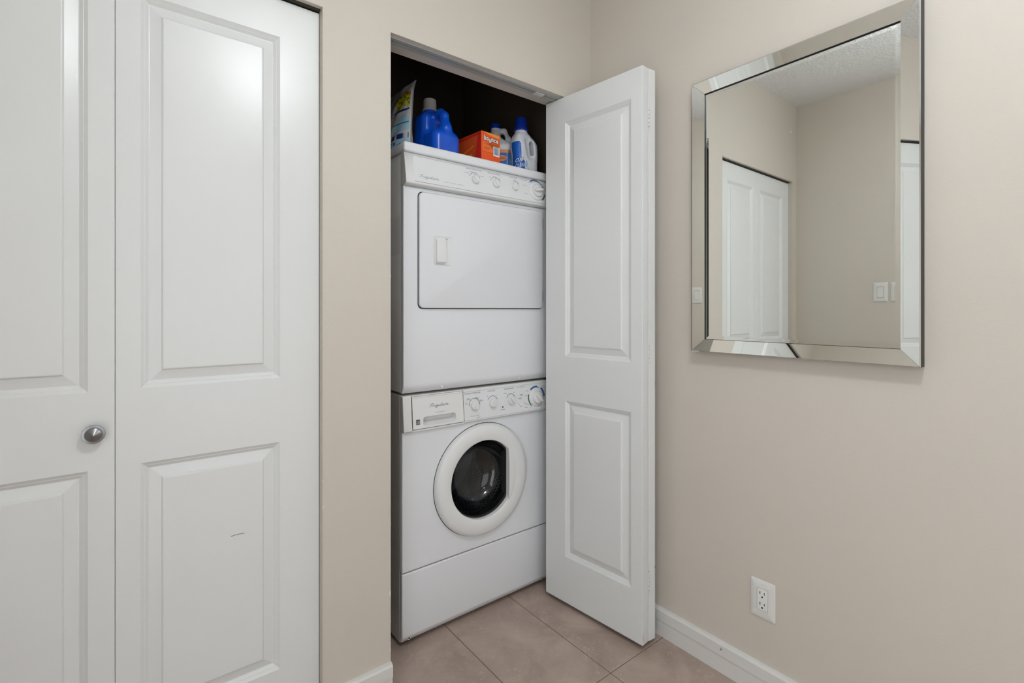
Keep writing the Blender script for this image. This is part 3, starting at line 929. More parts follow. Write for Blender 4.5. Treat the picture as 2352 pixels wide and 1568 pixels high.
# crescent grip beside the window
m = MB(MF @ Matrix.Translation((CX, CZ_, 0)))
n = 20; A_ = []; B_ = []; C_ = []; D_ = []
for i in range(n + 1):
    t = -1 + 2 * i / n
    z = 0.004 + 0.112 * t
    x_in = CHX - 0.001
    x_out = CHX + 0.004 + 0.040 * (1 - t * t)
    pr = 0.0075 * (1 - abs(t) ** 3)
    A_.append((x_in, z, 0.014)); B_.append((x_in, z, 0.0262 + pr)); C_.append((x_in + 0.003, z, 0.0268 + pr)); D_.append((x_out, z, 0.0262))
m.loops([A_, B_, C_, D_], close=False)
gp = m.build('door_grip', M_PLASTIC, door, smooth=30)
# inner bezel, glass bowl, drum
def bz_r(a, c):
    r = rin(a)
    return r - c * (0.25 if r < 0.1494 else 1.0)
m = MB(MF @ Matrix.Translation((CX + IX, CZ_ + IZ, 0)))
m.loops([[(bz_r(2 * math.pi * i / NS, c) * math.cos(2 * math.pi * i / NS), bz_r(2 * math.pi * i / NS, c) * math.sin(2 * math.pi * i / NS), d) for i in range(NS)] for c, d in ((-0.0005, 0.010), (0.002, 0.0105), (0.005, 0.006), (0.0065, -0.004), (0.0065, -0.02))])
m.build('window_bezel', M_RUBBER, door)
m = MB(MF @ Matrix.Translation((CX + IX, CZ_ + IZ, 0)))
m.lathe([(0.1445, 0.004), (0.1405, -0.010), (0.1320, -0.035), (0.1180, -0.062), (0.0950, -0.080), (0.0600, -0.090), (0.0250, -0.0935), (0.001, -0.094)], 64, cap0=False, cap1=True)
m.build('window_glass', M_GLASS, door, smooth=60)
m = MB(MF @ Matrix.Translation((CX, CZ_, 0)))
m.lathe([(0.170, -0.032), (0.172, -0.075), (0.2, -0.085), (0.245, -0.09)], 48, cap0=False, cap1=False)
m.build('door_gasket', M_RUBBER, was)
m = MB(MF @ Matrix.Translation((CX, CZ_, 0)))
m.lathe([(0.175, -0.092), (0.238, -0.10), (0.242, -0.13), (0.242, -0.39), (0.225, -0.41), (0.05, -0.415), (0.001, -0.40)], 64, cap0=False, cap1=True)
drum = m.build('drum', M_DRUM, was, smooth=30)
for k in range(3):
    m = MB(MF @ Matrix.Translation((CX, CZ_, 0)) @ Matrix.Rotation(R(35 + 120 * k), 4, 'Z'))
    m.loops([[(0.243, -0.035, z), (0.190, -0.010, z), (0.190, 0.010, z), (0.243, 0.035, z)] for z in (-0.12, -0.38)], close=False, cap0=False)
    m.build('drum_paddle', M_DRUM, drum, smooth=30)
hole_m = None
holes = MB()
for ia in range(96):
    for iz in range(16):
        a = 2 * math.pi * (ia + 0.5 * (iz % 2)) / 96
        if 200 < math.degrees(a) < 340:
            M = MF @ Matrix.Translation((CX, CZ_, 0)) @ Matrix.Rotation(a, 4, 'Z') @ Matrix.Translation((0.2412, 0, -0.14 - 0.015 * iz)) @ Matrix.Rotation(R(-90), 4, 'Y')
            holes.M = M
            holes.lathe([(0.0036, 0.0), (0.0036, 0.0006)], 7, cap0=False)
ho = holes.build('drum_holes', M_SLOT, drum, smooth=0)
ho['kind'] = 'stuff'

# washer console
wc_ = [(1.6035, 0.8876), (1.5790, 0.8876), (1.5770, 0.8850), (1.5662, 0.7680), (1.5668, 0.7645), (1.5700, 0.7625), (1.5800, 0.7612), (1.6035, 0.7612)]
MB().extrude_x(wc_, X0, 0.7830).build('console_end', M_PLASTIC, was, smooth=30, bevel=0.002)
MB().extrude_x(wc_, 0.9958, X1).build('control_console', M_PLASTIC, was, smooth=30, bevel=0.002)
m = MB(); m.box(0.7830, 0.9958, 1.5985, 1.6035, 0.7612, 0.8876); m.box(0.7830, 0.9958, 1.5785, 1.5985, 0.8840, 0.8876); m.box(0.7830, 0.9958, 1.5680, 1.5985, 0.7612, 0.7665)
m.build('drawer_housing', M_PLASTIC, was, smooth=0)
sl2 = (1.5770 - 1.5662) / (0.8850 - 0.7680)
MW = con_frame(1.5662, 0.7680, sl2)
def wz(z): return (z - 0.7680) * math.sqrt(1 + sl2 * sl2)
# detergent drawer with pull recess
m = MB(MW)
rec = rrect(0.8245, 0.9615, wz(0.7760), wz(0.8085), 0.010, 5)
rec = [(x, y) if y > wz(0.79) else (min(max(x, 0.8245), 0.9615), y) for x, y in rec]
DRW = (0.7840, 0.9945, wz(0.7690), wz(0.8830))
ol = plate_with_hole(m, DRW, rec, 0.0016, 0.0016)
m.loops([[(x, y, -0.006) for x, y in ol], [(x, y, 0.0016) for x, y in ol]])
cxr, cyr = 0.893, wz(0.7905)
m.loops([[(x, y, 0.0016) for x, y in rec], [(cxr + (x - cxr) * 0.985, cyr + (y - cyr) * 0.95, 0.0002) for x, y in rec], [(cxr + (x - cxr) * 0.965, cyr + (y - cyr) * (0.93 if y > cyr else -0.10), -0.029) for x, y in rec]], cap1=True)
drw = m.build('detergent_drawer', M_PLASTIC, was, smooth=25)
m = MB(MW)
m.box(0.7820, 0.7838, wz(0.7690), wz(0.8850), 0, 0.0008)
m.build('drawer_gap', M_RUBBER, drw, smooth=0)
m = MB(MW); m.box(0.9948, 0.9968, wz(0.7685), wz(0.8850), 0, 0.0010)
m.build('drawer_gap', M_RUBBER, drw, smooth=0)
m = MB(MW @ Matrix.Translation((0, 0, 0.0019)))
cursive(m, 0.848, wz(0.8385), 0.086, 0.0010)
m.build('script_lettering', M_PRINT, drw, smooth=0)
m = MB(MW @ Matrix.Translation((0, 0, 0.0019)))
m.cur = 1; m.rect(0.8742, 0.9050, wz(0.8180), wz(0.8190)); m.cur = 0
m.arc(0.9105, wz(0.8186), 0.0002, 0.0014, 0, 359, 12)
m.cur = 1; m.rect(0.7840, 0.9945, wz(0.8775), wz(0.8781))
# efficiency mark
m.cur = 0
m.rect(0.7960, 0.8112, wz(0.7840), wz(0.8018))
M2 = MB(MW @ Matrix.Translation((0, 0, 0.0022)))
M2.arc(0.8030, wz(0.7905), 0.0058, 0.0067, 15, 150, 12); M2.rect(0.7970, 0.8100, wz(0.7868), wz(0.7873))
st_pts = []
for i in range(10):
    r_ = 0.0026 if i % 2 == 0 else 0.0011
    st_pts.append((0.8072 + r_ * math.cos(R(90 + 36 * i)), wz(0.7915) + r_ * math.sin(R(90 + 36 * i)), 0))
M2.add(st_pts, [tuple(range(10))])
cursive(M2, 0.7975, wz(0.7900), 0.0085, 0.0006)
m.build('printed_markings', [M_PRINT, M_PRINTL], drw, smooth=0)
M2.build('efficiency_mark', M_WHITE, drw, smooth=0)
# fascia
m = MB(MW); m.box(0.9970, X1 - 0.002, wz(0.7700), wz(0.8770), 0, 0.0007)
fas2 = m.build('fascia', M_FASCIA, was, smooth=0)
WX = (1.0455, 1.1320, 1.2235, 1.3590)
WZ = (0.8260, 0.8260, 0.8255, 0.8215)
m = MB(MW @ Matrix.Translation((0, 0, 0.0010)))
put_text(m, 'WASH/RINSE TEMPERATURE', 1.0012, wz(0.8680), width=0.0739, height=0.0045)
put_text(m, 'EXTRA RINSE', 1.1103, wz(0.8675), width=0.0360, height=0.0045)
put_text(m, 'FINAL SPIN SPEED', 1.1920, wz(0.8680), width=0.0492, height=0.0042)
m.cur = 1
put_text(m, 'AUTO SELECTION', 1.2560, wz(0.8690), width=0.0440, height=0.0038)
put_text(m, 'Precision Temp', 1.0248, wz(0.7810), width=0.0401, height=0.0052)
m.rect(0.9970, X1 - 0.002, wz(0.8770), wz(0.8776)); m.rect(0.9970, X1 - 0.002, wz(0.7694), wz(0.7700))
for x0_, x1_, z_ in ((1.0060, 1.0130, 0.8360), (1.0040, 1.0140, 0.8320), (1.0130, 1.0270, 0.8515), (1.0150, 1.0260, 0.8475), (1.0500, 1.0600, 0.8520), (1.0500, 1.0620, 0.8480), (1.0700, 1.0810, 0.8400), (1.0700, 1.0820, 0.8365), (1.1060, 1.1120, 0.8510), (1.1470, 1.1530, 0.8500), (1.1880, 1.2050, 0.8530), (1.2380, 1.2450, 0.8530), (1.2700, 1.2880, 0.8400), (1.2700, 1.2880, 0.8370), (1.2610, 1.2810, 0.8260), (1.2670, 1.2770, 0.8225), (1.2560, 1.2600, 0.8060), (1.2880, 1.2940, 0.8060), (1.2930, 1.3050, 0.8000), (1.3080, 1.3160, 0.7960), (1.2940, 1.3090, 0.7850), (1.1690, 1.1920, 0.7905), (1.2970, 1.3120, 0.8320), (1.3060, 1.3160, 0.8520), (1.3240, 1.3340, 0.7830), (1.3640, 1.3750, 0.7830), (1.0520, 1.0630, 0.7760), (1.3900, 1.4130, 0.8630), (1.3920, 1.4150, 0.8560), (1.4040, 1.4240, 0.8480), (1.4080, 1.4260, 0.8400), (1.4100, 1.4280, 0.8310), (1.4020, 1.4200, 0.7900), (1.4030, 1.4190, 0.7840)):
    m.rect(x0_, x1_, wz(z_) - 0.0008, wz(z_) + 0.0008)
m.cur = 0
for x_, z_ in ((1.0118, 0.8485), (1.0640, 0.8505), (1.0850, 0.8385), (1.0675, 0.7775)):
    m.add([(x_ - 0.0011, wz(z_) - 0.0022, 0), (x_ + 0.0011, wz(z_) - 0.0022, 0), (x_ + 0.0003, wz(z_) + 0.0026, 0), (x_ - 0.0003, wz(z_) + 0.0026, 0)], [(0, 1, 2, 3)])
arcs(m, WX[0], wz(WZ[0]), 0.0235, ((160, 186), (116, 156), (62, 76), (30, 70), (-4, 26)), 0.0019)
arcs(m, WX[1], wz(WZ[1]), 0.0235, ((124, 158), (22, 56)), 0.0019)
arcs(m, WX[2], wz(WZ[2]), 0.0225, ((122, 156), (66, 118), (26, 60)), 0.0019)
m.cur = 3
arcs(m, WX[0], wz(WZ[0]), 0.0235, ((78, 112),), 0.0019)
arcs(m, WX[1], wz(WZ[1]), 0.0235, ((60, 120),), 0.0019)
m.cur = 2
m.arc(WX[3], wz(WZ[3]), 0.0400, 0.0475, 78, 132); m.arc(WX[3], wz(WZ[3]), 0.0400, 0.0430, 64, 78); m.arc(WX[3], wz(WZ[3]), 0.0400, 0.0490, 0, 52)
m.cur = 4
m.arc(WX[3], wz(WZ[3]), 0.0400, 0.0455, 160, 228)
m.cur = 0
m.arc(1.1800, wz(0.8010), 0.0001, 0.0036, 0, 359, 14)
m.build('printed_markings', [M_PRINT, M_PRINTL, M_PBLUE, M_PVIO, M_PTEAL], fas2, smooth=0)
dial(was, MW, WX[0], wz(WZ[0]) - 0.003, 0.0180, 0.012, 78, 0.007, 0.0060)
dial(was, MW, WX[1], wz(WZ[1]) - 0.003, 0.0180, 0.012, 74, 0.007, 0.0060)
dial(was, MW, WX[2], wz(WZ[2]) - 0.002, 0.0175, 0.012, -52, 0.008, 0.0060)
dial(was, MW, WX[3], wz(WZ[3]) - 0.002, 0.0245, 0.018, -46, 0.011, 0.0080, skirt=0.0365)
m = MB(MW @ Matrix.Translation((1.2740, wz(0.8005), 0))); m.lathe([(0.0078, 0), (0.0078, 0.0030), (0.0068, 0.0042), (0.003, 0.0044)], 24)
m.build('push_button', M_PLASTIC, was)
for x in (X0 + 0.05, X1 - 0.05):
    for y in (1.66, 2.2):
        m = MB(Matrix.Translation((x, y, 0))); m.lathe([(0.02, 0), (0.02, 0.006), (0.01, 0.008), (0.01, 0.022)], 16)
        m.build('foot', M_RUBBER, was)

# ------------------------------------------------------------------ laundry supplies on the dryer
ZT = 1.7758

def surface_nets(sdf, lo, hi, step):
    lo = np.array(lo); hi = np.array(hi)
    n = np.ceil((hi - lo) / step).astype(int) + 1
    g = [lo[i] + step * np.arange(n[i]) for i in range(3)]
    P = np.stack(np.meshgrid(*g, indexing='ij'), -1)
    D = sdf(P[..., 0], P[..., 1], P[..., 2])
    S_ = D < 0
    c = S_[:-1, :-1, :-1].astype(int)
    for dx in (0, 1):
        for dy in (0, 1):
            for dz in (0, 1):
                if dx or dy or dz:
                    c = c + S_[dx:n[0] - 1 + dx, dy:n[1] - 1 + dy, dz:n[2] - 1 + dz]
    act = np.argwhere((c > 0) & (c < 8))
    idx = -np.ones(c.shape, int)
    idx[tuple(act.T)] = np.arange(len(act))
    acc = np.zeros((len(act), 3)); cnt = np.zeros(len(act))
    offs = [(a, b, d) for a in (0, 1) for b in (0, 1) for d in (0, 1)]
    for i, o1 in enumerate(offs):
        for o2 in offs[i + 1:]:
            df = np.subtract(o2, o1)
            if np.abs(df).sum() != 1: continue
            d1_ = D[tuple((act + o1).T)]; d2_ = D[tuple((act + o2).T)]
            cr = (d1_ < 0) != (d2_ < 0)
            t = np.where(cr, d1_ / np.where(cr, d1_ - d2_, 1), 0)
            pt = act + np.array(o1) + t[:, None] * df
            acc += np.where(cr[:, None], pt, 0); cnt += cr
    V = lo + step * acc / cnt[:, None]
    F = []
    for ax in range(3):
        u, v = (ax + 1) % 3, (ax + 2) % 3
        sl_a = [slice(None)] * 3; sl_b = [slice(None)] * 3
        sl_a[ax] = slice(0, -1); sl_b[ax] = slice(1, None)
        cr = np.argwhere(S_[tuple(sl_a)] != S_[tuple(sl_b)])
        for e in cr:
            if e[u] == 0 or e[v] == 0 or e[u] >= n[u] - 1 or e[v] >= n[v] - 1: continue
            q = []
            for du, dv in ((-1, -1), (0, -1), (0, 0), (-1, 0)):
                k = e.copy(); k[u] += du; k[v] += dv
                q.append(idx[tuple(k)])
            if S_[tuple(e)]: F.append(tuple(q))
            else: F.append(tuple(q[::-1]))
    return [tuple(p) for p in V], F

def smin(a, b, k):
    h_ = np.clip(0.5 + 0.5 * (b - a) / k, 0, 1)
    return b + (a - b) * h_ - k * h_ * (1 - h_)
def smax(a, b, k): return -smin(-a, -b, k)
def rbox(x, y, z, cx, cy, cz_, hx, hy, hz, r):
    qx = np.abs(x - cx) - hx + r; qy = np.abs(y - cy) - hy + r; qz = np.abs(z - cz_) - hz + r
    return np.sqrt(np.maximum(qx, 0) ** 2 + np.maximum(qy, 0) ** 2 + np.maximum(qz, 0) ** 2) + np.minimum(np.maximum(qx, np.maximum(qy, qz)), 0) - r
def capsule(x, y, z, a, b, r, sy=1.0):
    ba = np.subtract(b, a)
    px, py, pz = x - a[0], (y - a[1]) * sy, z - a[2]
    t = np.clip((px * ba[0] + py * ba[1] + pz * ba[2]) / (ba @ ba), 0, 1)
    return np.sqrt((px - t * ba[0]) ** 2 + (py - t * ba[1]) ** 2 + (pz - t * ba[2]) ** 2) - r
def cylz(x, y, z, cx, cy, r, z0, z1):
    return np.maximum(np.sqrt((x - cx) ** 2 + (y - cy) ** 2) - r, np.maximum(z0 - z, z - z1))

def bottle_frame(x, y, ang):      # local x = handle side
    return Matrix.Translation((x, y, ZT)) @ Matrix.Rotation(R(ang), 4, 'Z')

def bottle(name, x, y, ang, sdf, lo, hi, step, m_body, capprof, capxy, capz, m_cap, label):
    t = thing(name, (x, y, ZT), label, 'bottle')
    M = bottle_frame(x, y, ang)
    V, F = surface_nets(sdf, lo, hi, step)
    m = MB(M); m.add(V, F)
    m.build('body', m_body, t, smooth=80)
    m = MB(M @ Matrix.Translation((capxy[0], capxy[1], capz))); m.lathe(capprof, 40)
    m.build('cap', m_cap, t, smooth=30)
    return t, M

def project(sdf, a, z, cx=0.0, lift=0.0004, start=0.2):
    """march from outside towards the axis at local angles a and heights z; surface points."""
    a = np.atleast_1d(np.asarray(a, float)); z = np.atleast_1d(np.asarray(z, float))
    dx, dy = np.cos(a), np.sin(a)
    r = np.full(a.shape, start)
    for _ in range(45):
        v = sdf(cx + dx * r, dy * r, z)
        r = np.where(v > 0.0003, np.maximum(r - np.maximum(v * 0.75, 0.0002), 0.004), r)
    r = r + lift
    return np.stack([cx + dx * r, dy * r, z], -1)

def wrap_label(name, parent, M, sdf, a0, a1, z0, z1, na, nz, mats, paint, cx=0.0):
    m = MB(M)
    A2, Z2 = np.meshgrid(np.radians(np.linspace(a0, a1, na + 1)), np.linspace(z0, z1, nz + 1))
    vs = [tuple(p_) for p_ in project(sdf, A2.ravel(), Z2.ravel(), cx)]
    fs = []; mi = []
    for j in range(nz):
        for i in range(na):
            q = paint((i + 0.5) / na, (j + 0.5) / nz)
            if q is None: continue
            k = j * (na + 1) + i
            fs.append((k, k + 1, k + na + 2, k + na + 1)); mi.append(q)
    m.add(vs, fs); m.mi = mi
    return m.build(name, mats, parent, smooth=60)

def wrap_text(m, sdf, body, a_mid, z, width, height, cx, r_eff, slope=0.0, lift=0.0012, **k):
    vs, fs = text_mesh(body, width, height, **k)
    V = np.array(vs)
    P_ = project(sdf, R(a_mid) + (V[:, 0] - width / 2) / r_eff, z + V[:, 1] + (V[:, 0] - width / 2) * slope, cx, lift)
    m.add([tuple(p_) for p_ in P_], fs)

# --- blue detergent jug
def sdf_jug(x, y, z):
    d = rbox(x, y, z, 0.0, 0, 0.052, 0.084, 0.063, 0.070, 0.030)
    d = smin(d, rbox(x, y, z, -0.043, 0, 0.108, 0.044, 0.060, 0.104, 0.026), 0.016)
    d = smin(d, capsule(x, y, z, (-0.014, 0, 0.192), (0.030, 0, 0.200), 0.0165), 0.014)
    d = smin(d, capsule(x, y, z, (0.030, 0, 0.200), (0.052, 0, 0.182), 0.0165), 0.012)
    d = smin(d, capsule(x, y, z, (0.052, 0, 0.182), (0.061, 0, 0.130), 0.0165), 0.012)
    d = smin(d, capsule(x, y, z, (0.061, 0, 0.130), (0.058, 0, 0.080), 0.019), 0.030)
    d = smax(d, -capsule(x, y, z, (0.020, 0, 0.170), (0.024, 0, 0.122), 0.0165, 0.2), 0.008)
    d = smin(d, cylz(x, y, z, -0.034, -0.010, 0.0235, 0.16, 0.236), 0.008)
    return smax(d, -z, 0.006)
jug, MJ = bottle('detergent_jug', 0.978, 1.744, -84, sdf_jug, (-0.1, -0.08, -0.008), (0.1, 0.08, 0.25), 0.0036, M_BLUE,
     [(0.0300, 0), (0.0300, 0.004), (0.0270, 0.009), (0.0262, 0.042), (0.0250, 0.0465), (0.022, 0.0485)], (-0.034, -0.010), 0.2220, M_CAPG,
     'big blue plastic detergent jug with grey cap on top of the dryer')

# --- white bleach bottle with blue and orange label
BK = 1.15
def sdf_bleach(x, y, z):
    x, y, z = x / BK, y / BK, z / BK
    d = rbox(x, y, z, 0, 0, 0.07, 0.057, 0.044, 0.08, 0.022)
    d = smin(d, capsule(x, y, z, (0.0, 0, 0.135), (-0.010, 0, 0.180), 0.026), 0.045)
    d = smin(d, capsule(x, y, z, (-0.008, 0, 0.205), (0.024, 0, 0.200), 0.010), 0.010)
    d = smin(d, capsule(x, y, z, (0.024, 0, 0.200), (0.040, 0, 0.165), 0.011), 0.010)
    d = smin(d, capsule(x, y, z, (0.040, 0, 0.165), (0.042, 0, 0.140), 0.013), 0.014)
    d = smax(d, -capsule(x, y, z, (0.015, 0, 0.178), (0.019, 0, 0.152), 0.0105, 0.6), 0.008)
    d = smin(d, cylz(x, y, z, -0.012, 0, 0.0165, 0.17, 0.218), 0.006)
    return smax(d, -z, 0.006) * BK
ble, MBl = bottle('bleach_bottle', 1.330, 1.802, -40, sdf_bleach, (-0.08, -0.064, -0.008), (0.08, 0.064, 0.262), 0.0039, M_BOTW,
     [(0.0225, 0), (0.0225, 0.018), (0.0210, 0.0208), (0.019, 0.0215)], (-0.0135, 0), 0.2415, M_CAPB,
     'white bleach bottle with navy cap and blue label behind the orange box')
def p_bleach(u, v):
    if u > 0.60 and v < 0.80: return 3 if (u < 0.64 or int(v * 9) % 2) else 0
    if v > 0.84: return 0
    if v > 0.74: return 1
    return 2
wrap_label('label', ble, MBl, sdf_bleach, -150, 30, 0.013, 0.156, 90, 60, [M_WHITE, M_LORA, M_LBLUE, M_LSKY], p_bleach)
m = MB(MBl)
for zz, ww in ((0.064, 0.028), (0.057, 0.032), (0.041, 0.030), (0.033, 0.026)):
    wrap_text(m, sdf_bleach, '--------', -70, zz, ww, 0.0022, 0, 0.055, offset=0.02)
m.cur = 1
ca = np.linspace(0, 2 * np.pi, 24, endpoint=False)
px_ = 0.019 * np.sign(np.cos(ca)) * np.abs(np.cos(ca)) ** 0.8; pz_ = 0.0135 * np.sign(np.sin(ca)) * np.abs(np.sin(ca)) ** 1.3
L_ = [tuple(p_) for p_ in project(sdf_bleach, R(-70) + px_ / 0.055, 0.0940 + pz_, 0.0, 0.0009)]
m.add(L_, [tuple(range(24))])
m.cur = 2
wrap_text(m, sdf_bleach, 'CLOROX', -70, 0.0900, 0.030, 0.0078, 0, 0.055, lift=0.0016, offset=0.01)
m.cur = 0
m.build('label_print', [M_WHITE, M_LORA, M_LNAVY], ble, smooth=0)

# --- white stain remover bottle with tall blue cap
def sdf_oxi(x, y, z):
    d = rbox(x, y, z, -0.004, 0, 0.075, 0.058, 0.036, 0.09, 0.03)
    d = smin(d, rbox(x, y, z, -0.022, 0, 0.15, 0.036, 0.032, 0.042, 0.022), 0.03)
    d = smin(d, capsule(x, y, z, (0.004, 0, 0.180), (0.030, 0, 0.162), 0.013, 0.85), 0.014)
    d = smin(d, capsule(x, y, z, (0.030, 0, 0.162), (0.041, 0, 0.120), 0.0110, 0.85), 0.008)
    d = smin(d, capsule(x, y, z, (0.040, 0, 0.120), (0.043, 0, 0.085), 0.013, 0.85), 0.016)
    d = smax(d, -capsule(x, y, z, (-0.004, -0.046, 0.150), (0.010, -0.046, 0.095), 0.022, 1.0), 0.010)
    d = smax(d, -capsule(x, y, z, (-0.004, 0.046, 0.150), (0.010, 0.046, 0.095), 0.022, 1.0), 0.010)
    d = smax(d, -capsule(x, y, z, (0.015, 0, 0.148), (0.021, 0, 0.102), 0.0085, 0.15), 0.005)
    d = smin(d, cylz(x, y, z, -0.022, 0, 0.027, 0.15, 0.204), 0.008)
    return smax(d, -z, 0.006)
oxi, MX = bottle('stain_remover_bottle', 1.3825, 1.672, -8, sdf_oxi, (-0.075, -0.05, -0.008), (0.07, 0.05, 0.216), 0.0036, M_BOTW,
     [(0.0315, 0), (0.0315, 0.007), (0.0275, 0.014), (0.0262, 0.017), (0.0252, 0.052), (0.0235, 0.057), (0.020, 0.0585)], (-0.022, 0), 0.2005, M_CAPB,
     'white stain remover bottle with tall blue cap beside the open door')
def p_oxi(u, v):
    edge = 0.40 + 0.32 * max(0, 0.55 - v) + 0.03 * math.sin(v * 23)
    if v > 0.97 or u < 0.02: return None
    if v > 0.40: return 0 if u < 0.44 - 0.10 * max(0, v - 0.9) / 0.1 else None
    if (u - 0.70) ** 2 * 3 + (v - 0.30) ** 2 < 0.012 and math.sin(u * 61) * math.sin(v * 47) > -0.1: return 2
    if (u - 0.80) ** 2 * 4 + (v - 0.12) ** 2 < 0.006 and math.sin(u * 90) > 0: return 3
    if u < edge + 0.10: return 0 if v > 0.06 else 1
    return None
wrap_label('label', oxi, MX, sdf_oxi, -185, -60, 0.010, 0.148, 110, 110, [M_LBLUE, M_WHITE, M_LSKY, M_PVIO, M_LBLUE], p_oxi, cx=-0.01)
m = MB(MX)
wrap_text(m, sdf_oxi, 'OXI', -140, 0.056, 0.034, 0.018, -0.01, 0.045, slope=0.25, shear=0.25, offset=0.03)
wrap_text(m, sdf_oxi, 'CLEAN', -132, 0.034, 0.050, 0.018, -0.01, 0.045, slope=0.25, shear=0.25, offset=0.03)
m.cur = 1
wrap_text(m, sdf_oxi, 'OXI', -140, 0.0568, 0.031, 0.0165, -0.01, 0.045, slope=0.25, lift=0.0018, shear=0.25)
wrap_text(m, sdf_oxi, 'CLEAN', -132, 0.0348, 0.047, 0.0165, -0.01, 0.045, slope=0.25, lift=0.0018, shear=0.25)
m.build('label_print', [M_LNAVY, M_WHITE], oxi, smooth=0)

# --- orange dryer-sheet carton
BW, BD, BH = 0.101, 0.165, 0.1405
box = thing('dryer_sheet_box', (1.119, 1.63, ZT), 'orange dryer sheet carton with white lettering standing between the jug and the bottles', 'box')
MBX = Matrix.Translation((1.1195, 1.6300, ZT)) @ Matrix.Rotation(R(5.5), 4, 'Z')
m = MB(MBX)
m.box(0, BW, 0, BD, 0, BH, 0.0012, 1)
m.build('carton', M_ORANGE, box, smooth=0)
ft = MB(MBX @ Matrix.Translation((0, -0.0003, 0)) @ Matrix.Rotation(R(90), 4, 'X'))     # local x right, y up, facing the room
ft.cur = 1; ft.rect(0.006, BW - 0.004, 0.060, 0.098)
ft.cur = 2; ft.add([(BW * 0.30, 0.098, 0), (BW * 0.98, 0.098, 0), (BW * 0.98, 0.078, 0), (BW * 0.66, 0.070, 0), (BW * 0.52, 0.080, 0)], [(0, 4, 3, 2, 1)])
ft.add([(0.010, BH - 0.002, 0), (BW - 0.004, BH - 0.002, 0), (BW - 0.004, BH - 0.016, 0), (0.05, BH - 0.012, 0)], [(0, 3, 2, 1)])
ft.M = ft.M @ Matrix.Translation((0, 0, 0.0003))
ft.cur = 3; ft.rect(0.062, 0.0965, 0.050, 0.088)
ft.M = ft.M @ Matrix.Translation((0, 0, 0.0003))
ft.cur = 4
for i, (a, w) in enumerate(((0.066, 0.0034), (0.0725, 0.0040), (0.0795, 0.0034), (0.0855, 0.0045))):
    ft.rect(a, a + w, 0.056, 0.086)
ft.cur = 5
for zz, a, b_ in ((0.093, 0.012, 0.040), (0.0885, 0.010, 0.044), (0.078, 0.012, 0.046), (0.074, 0.014, 0.044), (0.069, 0.012, 0.042)):
    ft.rect(a, b_, zz - 0.0006, zz + 0.0006)
ft.rect(0.004, BW - 0.003, 0.0585, 0.0590)
ft.build('front_print', [M_ORANGE, M_OMID, M_OLIGHT, M_WHITE, M_PBLUE, M_MAROON], box, smooth=0)
lg = MB(MBX @ Matrix.Translation((0, -0.0006, 0)) @ Matrix.Rotation(R(90), 4, 'X'))
xx = 0.0120
for i, ch in enumerate('bounce'):
    wv, hv = (0.0112, 0.0215) if ch == 'b' else (0.0105, 0.0140)
    yb = 0.1050 + (0.0, 0.0005, -0.0050, 0.0010, 0.0, 0.0)[i]
    for layer, (grow_, off, mi) in enumerate(((0.0052, 0.11, 0), (0.0010, 0.035, 1), (-0.0004, 0.0, 1))):
        vs, fs = text_mesh(ch, wv + grow_, hv + grow_, offset=off)
        lg.cur = mi
        lg.add([(a + xx - grow_ / 2, b + yb - grow_ / 2, 0.0002 * layer + 0.00003 * i) for a, b, c in vs], fs)
    xx += wv + 0.0026
lg.build('lettering', [M_MAROON, M_WHITE], box, smooth=0)
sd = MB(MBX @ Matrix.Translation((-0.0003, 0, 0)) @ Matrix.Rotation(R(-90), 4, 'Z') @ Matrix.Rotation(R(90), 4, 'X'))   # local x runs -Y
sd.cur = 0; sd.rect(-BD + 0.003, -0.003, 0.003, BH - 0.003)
sd.M = sd.M @ Matrix.Translation((0, 0, 0.0003))
sd.cur = 1
sd.add([(-BD + 0.003, 0.050, 0), (-0.05, 0.085, 0), (-0.05, 0.093, 0), (-BD + 0.003, 0.060, 0)], [(0, 1, 2, 3)])
sd.add([(-BD + 0.003, 0.020, 0), (-0.06, 0.045, 0), (-0.06, 0.062, 0), (-BD + 0.003, 0.040, 0)], [(0, 1, 2, 3)])
sd.cur = 2
sd.add([(-0.05, 0.003, 0), (-0.003, 0.003, 0), (-0.003, BH - 0.003, 0), (-0.02, BH - 0.003, 0)], [(0, 1, 2, 3)])
sd.add([(-BD + 0.003, BH - 0.018, 0), (-0.01, BH - 0.012, 0), (-0.01, BH - 0.003, 0), (-BD + 0.003, BH - 0.003, 0)], [(0, 1, 2, 3)])
sd.cur = 3; sd.add([(-0.078, 0.020, 0), (-0.060, 0.028, 0), (-0.058, 0.036, 0), (-0.076, 0.028, 0)], [(0, 1, 2, 3)])
sd.build('side_print', [M_ORANGE2, M_OMID, M_RED, M_WHITE], box, smooth=0)

# --- stand-up pouch
pou = thing('laundry_pouch', (0.815, 1.735, ZT), 'white and blue stand-up laundry pouch leaning at the left of the blue jug', 'pouch')
PW, PH = 0.225, 0.256
def pouch_pt(u, v, side):
    t = 0.040 * (1 - v) ** 0.85 * (0.25 + 0.75 * min(1, v / 0.06))
    uu = max(-1, min(1, u / 0.93))
    t *= max(0.0, 1 - uu * uu) ** 0.62
    wr_ = 0.0016 * math.sin(u * 9 + v * 14) * (1 - abs(u)) + 0.0012 * math.sin(v * 31 + u * 5) * max(0, 1 - u * u)
    x = side * (t + 0.0009) + (wr_ if v > 0.05 else 0)
    lean = 0.012 * v * v + (0.006 * max(0, v - 0.86) / 0.14 * max(0, -u))
    return (0.808 + x + lean, 1.628 + PW * (u + 1) / 2 - 0.004 * v * (1 if u < -0.9 else 0), ZT + 0.0004 + PH * v)
NU, NV = 130, 150
from mathutils import noise as mn
def nz(u, v, f, k=0.0): return mn.noise(Vector((u * f, v * f * 1.1, k)))
